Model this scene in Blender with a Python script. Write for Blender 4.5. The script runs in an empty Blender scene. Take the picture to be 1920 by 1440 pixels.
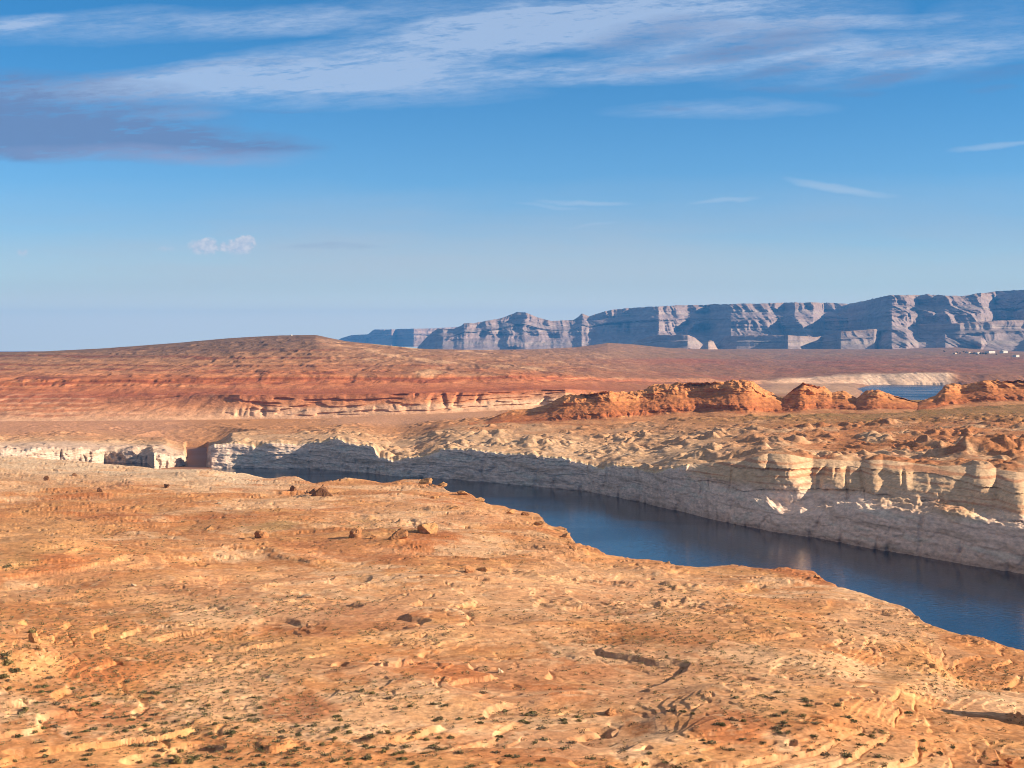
import bpy, bmesh, math, random
import numpy as np

# ------------------------------------------------------------------ camera, sky, sun, exposure
C = bpy.context.scene
F = 2637.0; CX = 960.0; HY = 648.0; H = 130.0        # lens in photo pixels, horizon row, eye height over the water
SUN_EL = 21.0; SUN_AZ = 97.0                          # degrees; azimuth clockwise from +Y (the view direction)
SKY_STRENGTH = 0.06; EXPOSURE = 1.05

cam_data = bpy.data.cameras.new('camera')
cam_data.sensor_width = 36.0
cam_data.lens = 36.0 * F / 1920.0
cam_data.shift_y = (HY - 720.0) / 1920.0
cam_data.clip_start = 1.0
cam_data.clip_end = 120000.0
cam = bpy.data.objects.new('camera', cam_data)
cam.location = (0, 0, H)
cam.rotation_euler = (math.radians(90), 0, 0)
C.collection.objects.link(cam)
C.camera = cam

C.view_settings.view_transform = 'Standard'
C.view_settings.look = 'None'
C.view_settings.gamma = 1.0
C.view_settings.use_curve_mapping = False
C.view_settings.exposure = EXPOSURE
C.cycles.max_bounces = 4
C.cycles.diffuse_bounces = 2
C.cycles.glossy_bounces = 1
C.cycles.use_adaptive_sampling = True
C.cycles.adaptive_threshold = 0.012
C.cycles.volume_bounces = 0
C.cycles.transparent_max_bounces = 8
C.cycles.use_denoising = True
C.cycles.filter_width = 1.0


class E:
    """tiny expression wrapper over shader math nodes"""
    tree = None
    def __init__(self, s): self.s = s
    @staticmethod
    def op(kind, *args, clamp=False):
        n = E.tree.nodes.new('ShaderNodeMath'); n.operation = kind; n.use_clamp = clamp
        for i, a in enumerate(args):
            if isinstance(a, E): E.tree.links.new(a.s, n.inputs[i])
            else: n.inputs[i].default_value = a
        return E(n.outputs[0])
    def __add__(s, o): return E.op('ADD', s, o)
    __radd__ = __add__
    def __sub__(s, o): return E.op('SUBTRACT', s, o)
    def __rsub__(s, o): return E.op('SUBTRACT', o, s)
    def __mul__(s, o): return E.op('MULTIPLY', s, o)
    __rmul__ = __mul__
    def __truediv__(s, o): return E.op('DIVIDE', s, o)
    def max(s, o): return E.op('MAXIMUM', s, o)
    def min(s, o): return E.op('MINIMUM', s, o)
    def clamp(s): return E.op('ADD', s, 0.0, clamp=True)
    def smooth(s, a, b):
        n = E.tree.nodes.new('ShaderNodeMapRange'); n.interpolation_type = 'SMOOTHSTEP'
        E.tree.links.new(s.s, n.inputs['Value'])
        n.inputs['From Min'].default_value = a; n.inputs['From Max'].default_value = b
        return E(n.outputs['Result'])


def e_noise(x, y, z, detail, rough=0.55, dist=0.0):
    t = E.tree
    c = t.nodes.new('ShaderNodeCombineXYZ')
    for i, a in enumerate((x, y, z)):
        if isinstance(a, E): t.links.new(a.s, c.inputs[i])
        else: c.inputs[i].default_value = a
    n = t.nodes.new('ShaderNodeTexNoise'); n.inputs['Scale'].default_value = 1.0
    n.inputs['Detail'].default_value = detail; n.inputs['Roughness'].default_value = rough
    n.inputs['Distortion'].default_value = dist
    t.links.new(c.outputs[0], n.inputs['Vector'])
    return E(n.outputs[0])


def e_mix(fac, a, b):
    t = E.tree
    n = t.nodes.new('ShaderNodeMix'); n.data_type = 'RGBA'
    t.links.new(fac.s, n.inputs['Factor'])
    for i, v in (('A', a), ('B', b)):
        sock = [s for s in n.inputs if s.name == i and s.type == 'RGBA'][0]
        if isinstance(v, tuple): sock.default_value = (*v, 1)
        else: t.links.new(v, sock)
    return [s for s in n.outputs if s.type == 'RGBA'][0]


def build_world():
    w = bpy.data.worlds.new('World'); C.world = w; w.use_nodes = True
    w.cycles.sampling_method = 'MANUAL'; w.cycles.sample_map_resolution = 256
    t = w.node_tree; t.nodes.clear(); E.tree = t
    out = t.nodes.new('ShaderNodeOutputWorld'); bg = t.nodes.new('ShaderNodeBackground')
    bg.inputs['Strength'].default_value = SKY_STRENGTH
    t.links.new(bg.outputs[0], out.inputs[0])
    sky = t.nodes.new('ShaderNodeTexSky'); sky.sky_type = 'NISHITA'; sky.sun_disc = False
    sky.sun_elevation = math.radians(SUN_EL); sky.sun_rotation = math.radians(SUN_AZ)
    sky.altitude = 1200; sky.air_density = 1.0; sky.dust_density = 0.25; sky.ozone_density = 3.0
    hsv = t.nodes.new('ShaderNodeHueSaturation')
    hsv.inputs['Saturation'].default_value = 1.12; hsv.inputs['Value'].default_value = 1.0
    t.links.new(sky.outputs[0], hsv.inputs['Color'])
    tint = t.nodes.new('ShaderNodeMix'); tint.data_type = 'RGBA'; tint.blend_type = 'MULTIPLY'; tint.inputs['Factor'].default_value = 1.0
    ta = [q for q in tint.inputs if q.type == 'RGBA']; t.links.new(hsv.outputs[0], ta[0]); ta[1].default_value = (0.86, 1.06, 1.24, 1)
    skycol = [q for q in tint.outputs if q.type == 'RGBA'][0]
    tc = t.nodes.new('ShaderNodeTexCoord'); sep = t.nodes.new('ShaderNodeSeparateXYZ')
    t.links.new(tc.outputs['Generated'], sep.inputs[0])
    dx, dy, dz = (E(o) for o in sep.outputs)
    horiz = E.op('ABSOLUTE', dy).max(0.05)
    # clouds are placed by compass bearing (X) and elevation (Y), in hundredths of a radian or so
    X = CX + (dx / horiz) * F
    Y = HY - (dz / horiz) * F
    warp = e_noise(X / 260.0, Y / 110.0, 0.0, 4) - 0.5
    warp2 = e_noise(X / 260.0, Y / 110.0, 7.3, 4) - 0.5
    Xw = X + warp * 110.0; Yw = Y + warp2 * 46.0

    def blob(cx, cy, rx, ry, ang, amp, sharp=1.0):
        c, s = math.cos(math.radians(ang)), math.sin(math.radians(ang))
        u = (Xw - cx) * (c / rx) + (Yw - cy) * (-s / rx)
        v = (Xw - cx) * (s / ry) + (Yw - cy) * (c / ry)
        r2 = u * u + v * v
        return (1.0 - r2).max(0.0) * amp

    def total(L):
        r = None
        for b in L:
            m = blob(*b); r = m if r is None else r + m
        return r
    # streak directions rise gently to the right
    streak = e_noise((X * 1.0 + Y * -2.0) / 330.0, (Y + X * 0.12) / 30.0, 1.0, 6, 0.6, 0.3)
    fine = e_noise((X + Y * -1.5) / 90.0, (Y + X * 0.1) / 16.0, 3.0, 5, 0.62, 0.2)
    wisp = e_noise((X + Y * -3.0) / 46.0, (Y + X * 0.13) / 6.5, 4.0, 4, 0.65, 0.4)
    tex = (streak * 0.36 + fine * 0.34 + wisp * 0.30).smooth(0.30, 0.70)
    white = total([
        (700, 105, 640, 58, 9, 0.9), (430, 150, 420, 40, 3, 0.95), (1080, 40, 460, 56, 8, 0.9), (960, 140, 520, 34, 2, 0.95),
        (600, 180, 460, 28, 0, 0.5), (1330, 35, 380, 75, 4, 0.75), (1500, 48, 330, 22, 3, 0.8), (300, 45, 420, 40, 2, 0.55),
        (700, 30, 420, 34, 2, 0.5), (20, 42, 110, 20, 4, 0.75), (1700, 95, 340, 40, 2, 0.6), (1350, 205, 240, 22, 2, 0.45),
        (1850, 60, 240, 70, 6, 0.3), (1600, 130, 300, 40, 4, 0.4), (150, 170, 300, 26, 2, 0.6), (330, 215, 120, 14, 2, 0.5),
        (1380, 100, 300, 40, 3, 0.55)])
    thin = total([(1100, 378, 100, 6, -1, 0.8), (1345, 371, 70, 5, 6, 0.7), (1575, 352, 120, 9, -8, 0.9), (1880, 272, 110, 7, 4, 0.7),
                  (1110, 424, 60, 5, 8, 0.5), (1030, 384, 60, 4, -6, 0.5)])
    veil = total([(1400, 590, 1700, 270, 1, 0.85), (300, 620, 1300, 290, 1, 0.75)]) * e_noise(X / 500.0, Y / 60.0, 5.0, 5).smooth(0.0, 0.7)
    dark = total([
        (-80, 220, 560, 85, 0, 1.7), (150, 264, 480, 46, -1, 1.5), (-40, 150, 330, 26, 0, 0.6), (360, 270, 260, 16, -1, 0.75), (250, 140, 200, 14, 5, 0.4),
        (1250, 60, 170, 36, 6, 0.8), (1420, 90, 170, 26, 8, 0.8), (1340, 110, 280, 14, 6, 0.6), (1480, 55, 160, 22, 5, 0.55), (1470, 130, 110, 14, 12, 0.8),
        (1655, 145, 100, 16, 9, 1.0), (1480, 168, 90, 8, 3, 0.55), (1600, 172, 60, 7, 2, 0.4), (1700, 100, 110, 12, 5, 0.5), (1860, 140, 110, 16, 5, 0.6),
        (1850, 168, 60, 7, 3, 0.6), (1265, 205, 40, 6, 2, 0.5), (540, 205, 110, 5, 2, 0.4), (480, 120, 120, 9, 4, 0.35), (620, 465, 110, 8, 1, 0.3)])
    pink = total([(280, 288, 340, 22, -1, 0.8), (420, 300, 160, 12, -3, 0.4)])
    dtex = (streak * 0.35 + fine * 0.4 + wisp * 0.25).smooth(0.30, 0.68)
    # small heap clouds low on the left
    puff = e_noise(X / 13.0, Y / 11.0, 9.0, 6, 0.6)
    def heap(cx, cy, rx, ry, amp):
        u = (X - cx) / rx; v = (Y - cy) / ry
        return (1.0 - (u * u + v * v)).max(0.0) * amp
    heaps = [(385, 463, 42, 22, 1.5), (440, 463, 30, 20, 1.3), (462, 458, 24, 24, 1.4), (42, 474, 16, 12, 1.1), (310, 466, 26, 10, 0.7), (95, 481, 12, 7, 0.7), (560, 465, 90, 10, 0.3)]
    hs = None
    for hh in heaps:
        m = heap(*hh); hs = m if hs is None else hs + m
    hmask = (hs * (puff * 2.2 - 0.45)).smooth(0.25, 0.75) * (477.0 - Y).smooth(-8.0, 10.0)
    k = 1.0 / (SKY_STRENGTH * 2 ** EXPOSURE)
    def sc(r, g, b): return (r * k, g * k, b * k)
    grad = Y.smooth(-60.0, 560.0)
    tn = t.nodes.new('ShaderNodeMix'); tn.data_type = 'RGBA'; tn.blend_type = 'MULTIPLY'; tn.inputs['Factor'].default_value = 1.0
    tq = [q for q in tn.inputs if q.type == 'RGBA']; t.links.new(skycol, tq[0])
    t.links.new(e_mix(grad, (0.40, 0.80, 0.86), (1.0, 0.98, 0.97)), tq[1])
    col = [q for q in tn.outputs if q.type == 'RGBA'][0]
    # pale veil added overhead, outside the view, as fill light for shaded rock
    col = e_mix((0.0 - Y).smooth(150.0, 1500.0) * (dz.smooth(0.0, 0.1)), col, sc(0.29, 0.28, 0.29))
    col = e_mix((veil * 0.85).clamp(), col, sc(0.48, 0.56, 0.66))
    col = e_mix(Y.smooth(400.0, 640.0) * 0.9, col, sc(0.84, 0.93, 0.82))
    col = e_mix(Y.smooth(530.0, 605.0) * 0.7, col, sc(1.20, 1.13, 0.98))
    col = e_mix(((white * (tex * 0.9 + 0.1)) * 0.95).clamp().min(0.72), col, sc(0.50, 0.62, 0.83))
    col = e_mix((thin * 0.55).clamp(), col, sc(0.52, 0.66, 0.82))
    col = e_mix(((dark * (dtex * 1.0 + 0.02)) * 0.95).clamp().min(0.88), col, sc(0.165, 0.25, 0.46))
    col = e_mix(((pink * (dtex * 0.7 + 0.3)) * 0.7).clamp(), col, sc(0.36, 0.41, 0.62))
    col = e_mix((hmask * 0.8).clamp(), col, e_mix((puff).smooth(0.3, 0.7), sc(0.52, 0.58, 0.72), sc(0.84, 0.80, 0.82)))
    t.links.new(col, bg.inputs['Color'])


build_world()

sun_data = bpy.data.lights.new('sun', 'SUN')
sun_data.energy = 5.0; sun_data.angle = math.radians(0.5); sun_data.color = (1.0, 0.79, 0.56)
sun = bpy.data.objects.new('sun', sun_data)
_el, _az = math.radians(SUN_EL), math.radians(SUN_AZ)
sd = (math.sin(_az) * math.cos(_el), math.cos(_az) * math.cos(_el), math.sin(_el))
from mathutils import Vector
sun.rotation_euler = Vector(sd).to_track_quat('Z', 'Y').to_euler()
sun.location = (300, -200, 400)
C.collection.objects.link(sun)

# ------------------------------------------------------------------ helpers
rnd = random.Random(7)
rng = np.random.default_rng(11)


def tag(o, label, cat=None, group=None, kind=None):
    o['label'] = label
    if cat: o['category'] = cat
    if group: o['group'] = group
    if kind: o['kind'] = kind
    return o


def _hash(ix, iy, seed):
    h = (ix.astype(np.uint32) * np.uint32(374761393) + iy.astype(np.uint32) * np.uint32(668265263)
         + np.uint32((seed * 2246822519) & 0xFFFFFFFF))
    h = (h ^ (h >> np.uint32(13))) * np.uint32(1274126177)
    return h ^ (h >> np.uint32(16))


_GA = np.arange(256) / 256.0 * 2 * np.pi
_GX, _GY = np.cos(_GA).astype(np.float32), np.sin(_GA).astype(np.float32)


def perlin(x, y, seed=0):
    x = np.asarray(x, np.float64); y = np.asarray(y, np.float64)
    x, y = np.broadcast_arrays(x, y)
    fx, fy = np.floor(x), np.floor(y)
    ix, iy = fx.astype(np.int64), fy.astype(np.int64)
    u, v = (x - fx).astype(np.float32), (y - fy).astype(np.float32)
    def g(ox, oy):
        h = _hash(ix + ox, iy + oy, seed) & np.uint32(255)
        return _GX[h] * (u - ox) + _GY[h] * (v - oy)
    su = u * u * u * (u * (u * 6 - 15) + 10); sv = v * v * v * (v * (v * 6 - 15) + 10)
    a = g(0, 0); a = a + su * (g(1, 0) - a)
    b = g(0, 1); b = b + su * (g(1, 1) - b)
    return (a + sv * (b - a)) * 1.5


def fbm(x, y, octv=4, seed=0, gain=0.5, lac=2.03):
    r = 0; a = 1.0; t = 0
    for k in range(octv):
        r = r + a * perlin(x, y, seed + 17 * k); t += a; a *= gain
        x = x * lac + 3.7; y = y * lac + 1.3
    return r / t


def ridged(x, y, octv=3, seed=0, gain=0.5, lac=2.1):
    r = 0; a = 1.0; t = 0
    for k in range(octv):
        r = r + a * (1 - 2 * np.abs(perlin(x, y, seed + 31 * k))); t += a; a *= gain
        x = x * lac + 5.1; y = y * lac + 2.9
    return r / t


def sstep(a, b, x):
    t = np.clip((x - a) / (b - a), 0, 1)
    return t * t * (3 - 2 * t)


def lerp(a, b, t): return a + (b - a) * t


def mixc(c, target, m):
    return c + (np.asarray(target, np.float64) - c) * m[..., None]


def poly(pts, px):
    p = sorted(pts)
    return np.interp(px, [a[0] for a in p], [a[1] for a in p])


def zat(y, D): return H - (y - HY) * D / F


def grid_mesh(name, X, Y, Z, col, mat, smooth=True):
    R, K = X.shape
    co = np.stack([X, Y, Z], -1).reshape(-1, 3).astype(np.float32)
    i = np.arange((R - 1) * K).reshape(R - 1, K)[:, :-1].ravel()
    q = np.stack([i, i + 1, i + K + 1, i + K], 1).astype(np.int32)
    me = bpy.data.meshes.new(name)
    me.vertices.add(len(co)); me.vertices.foreach_set('co', co.ravel())
    me.loops.add(q.size); me.loops.foreach_set('vertex_index', q.ravel())
    me.polygons.add(len(q)); me.polygons.foreach_set('loop_start', np.arange(0, q.size, 4, dtype=np.int32))
    me.polygons.foreach_set('use_smooth', np.full(len(q), smooth, bool))
    me.update(calc_edges=True)
    if col is not None:
        at = me.color_attributes.new('Col', 'FLOAT_COLOR', 'POINT')
        c4 = np.ones((len(co), 4), np.float32); c4[:, :3] = np.clip(col.reshape(-1, 3), 0.01, 0.9)
        at.data.foreach_set('color', c4.ravel())
    me.materials.append(mat)
    o = bpy.data.objects.new(name, me); C.collection.objects.link(o)
    return o


def raw_mesh(name, verts, faces, mat, smooth=False, col=None):
    """verts (n,3), faces (m,k) with k equal for all"""
    verts = np.asarray(verts, np.float32); faces = np.asarray(faces, np.int32)
    me = bpy.data.meshes.new(name)
    me.vertices.add(len(verts)); me.vertices.foreach_set('co', verts.ravel())
    me.loops.add(faces.size); me.loops.foreach_set('vertex_index', faces.ravel())
    me.polygons.add(len(faces)); me.polygons.foreach_set('loop_start', np.arange(0, faces.size, faces.shape[1], dtype=np.int32))
    me.polygons.foreach_set('use_smooth', np.full(len(faces), smooth, bool))
    me.update(calc_edges=True)
    if col is not None:
        at = me.color_attributes.new('Col', 'FLOAT_COLOR', 'POINT')
        c4 = np.ones((len(verts), 4), np.float32); c4[:, :3] = col
        at.data.foreach_set('color', c4.ravel())
    me.materials.append(mat)
    return me


def link(name, me, parent=None):
    o = bpy.data.objects.new(name, me); C.collection.objects.link(o)
    if parent: o.parent = parent
    return o


def rock_material(name, s_col, s_bump, bump_dist, strength=0.6, stretch=(1, 1, 1)):
    m = bpy.data.materials.new(name); m.use_nodes = True
    t = m.node_tree; t.nodes.clear(); E.tree = t
    out = t.nodes.new('ShaderNodeOutputMaterial'); b = t.nodes.new('ShaderNodeBsdfPrincipled')
    t.links.new(b.outputs[0], out.inputs[0])
    b.inputs['Roughness'].default_value = 0.92
    b.inputs['Specular IOR Level'].default_value = 0.12
    at = t.nodes.new('ShaderNodeVertexColor'); at.layer_name = 'Col'
    geo = t.nodes.new('ShaderNodeNewGeometry'); mp = t.nodes.new('ShaderNodeMapping')
    mp.inputs['Scale'].default_value = stretch
    t.links.new(geo.outputs['Position'], mp.inputs[0])
    def tn(scale, detail, rough):
        n = t.nodes.new('ShaderNodeTexNoise'); n.inputs['Scale'].default_value = scale
        n.inputs['Detail'].default_value = detail; n.inputs['Roughness'].default_value = rough
        t.links.new(mp.outputs[0], n.inputs['Vector']); return n
    n1 = tn(s_col, 5, 0.65); n2 = tn(s_bump, 6, 0.7)
    mul = t.nodes.new('ShaderNodeMix'); mul.data_type = 'RGBA'; mul.blend_type = 'MULTIPLY'
    mul.inputs['Factor'].default_value = 1.0
    A = [s for s in mul.inputs if s.type == 'RGBA']
    g = E(n1.outputs[0]).smooth(0.25, 0.75) * 0.5 + 0.75
    cc = t.nodes.new('ShaderNodeCombineColor')
    for i, k in enumerate((1.0, 1.0, 1.0)): t.links.new((g * k).s, cc.inputs[i])
    t.links.new(at.outputs[0], A[0]); t.links.new(cc.outputs[0], A[1])
    t.links.new([s for s in mul.outputs if s.type == 'RGBA'][0], b.inputs['Base Color'])
    bp = t.nodes.new('ShaderNodeBump'); bp.inputs['Strength'].default_value = strength
    bp.inputs['Distance'].default_value = bump_dist
    t.links.new(n2.outputs[0], bp.inputs['Height']); t.links.new(bp.outputs[0], b.inputs['Normal'])
    return m


def plain_material(name, color, rough=0.7, var=0.25, scale=2.0, use_attr=False, trans=0.0):
    m = bpy.data.materials.new(name); m.use_nodes = True
    t = m.node_tree; t.nodes.clear(); E.tree = t
    out = t.nodes.new('ShaderNodeOutputMaterial'); b = t.nodes.new('ShaderNodeBsdfPrincipled')
    t.links.new(b.outputs[0], out.inputs[0]); b.inputs['Roughness'].default_value = rough
    b.inputs['Specular IOR Level'].default_value = 0.2
    geo = t.nodes.new('ShaderNodeNewGeometry')
    n = t.nodes.new('ShaderNodeTexNoise'); n.inputs['Scale'].default_value = scale; n.inputs['Detail'].default_value = 4
    t.links.new(geo.outputs['Position'], n.inputs['Vector'])
    f = E(n.outputs[0]).smooth(0.3, 0.7)
    a = tuple(c * (1 - var) for c in color); c2 = tuple(min(0.9, c * (1 + var)) for c in color)
    t.links.new(e_mix(f, a, c2), b.inputs['Base Color'])
    return m


def pick(S, px, y):
    """world point of strip S seen first at photo pixel (px, y)"""
    k = int(np.clip(np.searchsorted(S['px'], px), 0, len(S['px']) - 1))
    D = S['D'][:, k]; Z = S['Z'][:, k]
    ys = HY + F * (H - Z) / np.maximum(D, 1)
    i = np.nonzero((ys <= y) & (D > 150))[0]
    i = int(i[0]) if len(i) else len(D) - 1
    return Vector((float((px - CX) / F * D[i]), float(D[i]), float(Z[i])))


MAT_GROUND = rock_material('slickrock_ground', 0.55, 0.9, 0.5, 0.55)
MAT_CLIFF = rock_material('canyon_cliff_stone', 0.25, 0.35, 1.2, 0.6, (1, 1, 2.2))
MAT_HILL = rock_material('red_hill_earth', 0.06, 0.10, 4.0, 0.6, (1, 0.6, 3))
MAT_CROP = rock_material('red_sandstone', 0.15, 0.25, 1.5, 0.6, (1, 1, 2))
MAT_MESA = rock_material('mesa_stone', 0.008, 0.012, 30.0, 0.6, (1, 1, 2.5))

# ------------------------------------------------------------------ the setting: base sheet and water
S_ = 34000.0
base = raw_mesh('desert_floor', [(-S_, -S_ * 0.2, -7), (S_, -S_ * 0.2, -7), (S_, S_, -7), (-S_, S_, -7)], [(0, 1, 2, 3)],
                plain_material('desert_soil', (0.36, 0.20, 0.12), 0.95, 0.2, 0.002))
tag(link('ground_sheet', base), 'flat reddish desert floor far out to the horizon', kind='structure')


def water_material(name, deep, rough, bump):
    m = bpy.data.materials.new(name); m.use_nodes = True
    t = m.node_tree; t.nodes.clear(); E.tree = t
    out = t.nodes.new('ShaderNodeOutputMaterial'); b = t.nodes.new('ShaderNodeBsdfPrincipled')
    t.links.new(b.outputs[0], out.inputs[0])
    b.inputs['Base Color'].default_value = (*deep, 1); b.inputs['Roughness'].default_value = rough
    b.inputs['IOR'].default_value = 1.33
    geo = t.nodes.new('ShaderNodeNewGeometry'); mp = t.nodes.new('ShaderNodeMapping')
    mp.inputs['Scale'].default_value = (0.5, 1.0, 1.0); mp.inputs['Rotation'].default_value = (0, 0, 0.5)
    t.links.new(geo.outputs['Position'], mp.inputs[0])
    n = t.nodes.new('ShaderNodeTexNoise'); n.inputs['Scale'].default_value = 0.55; n.inputs['Detail'].default_value = 3
    t.links.new(mp.outputs[0], n.inputs['Vector'])
    pn = t.nodes.new('ShaderNodeTexNoise'); pn.inputs['Scale'].default_value = 0.012; pn.inputs['Detail'].default_value = 4
    t.links.new(mp.outputs[0], pn.inputs['Vector'])
    t.links.new((E(pn.outputs[0]).smooth(0.42, 0.66) * 0.14 + rough).s, b.inputs['Roughness'])
    bp = t.nodes.new('ShaderNodeBump'); bp.inputs['Strength'].default_value = 1.0; bp.inputs['Distance'].default_value = bump
    t.links.new(n.outputs[0], bp.inputs['Height']); t.links.new(bp.outputs[0], b.inputs['Normal'])
    return m


MW = water_material('reservoir_water', (0.004, 0.013, 0.034), 0.05, 0.11)
MB = water_material('bay_water', (0.012, 0.036, 0.085), 0.18, 1.0)
w = raw_mesh('water', [(-1300, 150, 0), (900, 150, 0), (900, 2050, 0), (-1300, 2050, 0)], [(0, 1, 2, 3)], MW)
tag(link('water', w), 'deep blue reservoir water winding through the canyon below pale cliffs', kind='structure')
w = raw_mesh('water', [(400, 2700, 0), (2600, 2700, 0), (2600, 4900, 0), (400, 4900, 0)], [(0, 1, 2, 3)], MB)
tag(link('water', w), 'distant blue bay glimpsed in a gap behind the red outcrops', kind='structure')

MS = water_material('silty_water', (0.30, 0.16, 0.10), 0.55, 0.05)
[q for q in MS.node_tree.nodes if q.type == 'BSDF_PRINCIPLED'][0].inputs['Specular IOR Level'].default_value = 0.12
w = raw_mesh('water', [((x - CX) / F * d, d, 0.06) for x, d in ((300, 1465), (398, 1465), (402, 1830), (320, 1830))], [(0, 1, 2, 3)], MS)
tag(link('water', w), 'shallow red brown water of the side inlet between two pale cliffs', kind='structure')

# ------------------------------------------------------------------ near bank (the slickrock shelf below the viewpoint)
PXN = np.arange(-340, 2261, 1.6)
RIM_NEAR = [(-340, 852), (-100, 852), (0, 856), (60, 860), (150, 866), (200, 871), (290, 877), (350, 879), (400, 881), (470, 887), (500, 893), (530, 889),
            (565, 892), (580, 902), (640, 894), (660, 892), (720, 899), (750, 894), (790, 892), (803, 904), (830, 906), (838, 919), (870, 921),
            (905, 937), (913, 949), (945, 949), (965, 959), (990, 961), (1018, 967), (1022, 987), (1055, 989), (1068, 999), (1072, 1021), (1125, 1029),
            (1130, 1044), (1200, 1049), (1245, 1051), (1258, 1062), (1310, 1061), (1370, 1057), (1440, 1067), (1530, 1069), (1540, 1087), (1600, 1107),
            (1650, 1126), (1700, 1139), (1730, 1167), (1800, 1189), (1860, 1204), (1920, 1221), (2000, 1244), (2260, 1318)]
ZR = 42.0


def soft(L, px, w=7.0): return sum(poly(L, px + o) for o in (-w, -w / 2, 0, w / 2, w)) / 5


def rim_near_D(px): return (H - ZR) * F / (soft(RIM_NEAR, px) - HY)


_gx = np.arange(-700, 2700, 4.0); _gk = np.exp(-np.linspace(-2.2, 2.2, 61) ** 2); _gk /= _gk.sum()
_gr = np.convolve(np.pad(rim_near_D(_gx), 30, mode='edge'), _gk, 'valid')


def rim_smooth(px): return np.interp(px, _gx, _gr)


EDGE = [(1150, 1745), (1165, 1738), (1240, 1772), (1290, 1705), (1340, 1650), (1390, 1600), (1440, 1480), (1700, 1000)]   # (row, column) foot of the pale swell
# mounds: photo column, photo row, rx m, ry m, height m
MOUNDS = [(40, 1040, 60, 60, 6.0), (190, 1040, 40, 40, 2.5), (-70, 1290, 34, 45, 9.0), (20, 1230, 20, 24, 3.0), (800, 985, 60, 30, 2.5),
          (560, 1015, 60, 26, 2.2), (1400, 1330, 30, 40, 2.5), (900, 1075, 40, 26, 3.0), (520, 1230, 40, 30, 1.6), (1150, 1190, 50, 40, 2.0),
          (300, 1350, 30, 30, 1.5), (1340, 1150, 60, 60, 2.0), (470, 905, 90, 40, 2.0), (880, 930, 40, 30, 2.6)]


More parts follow.
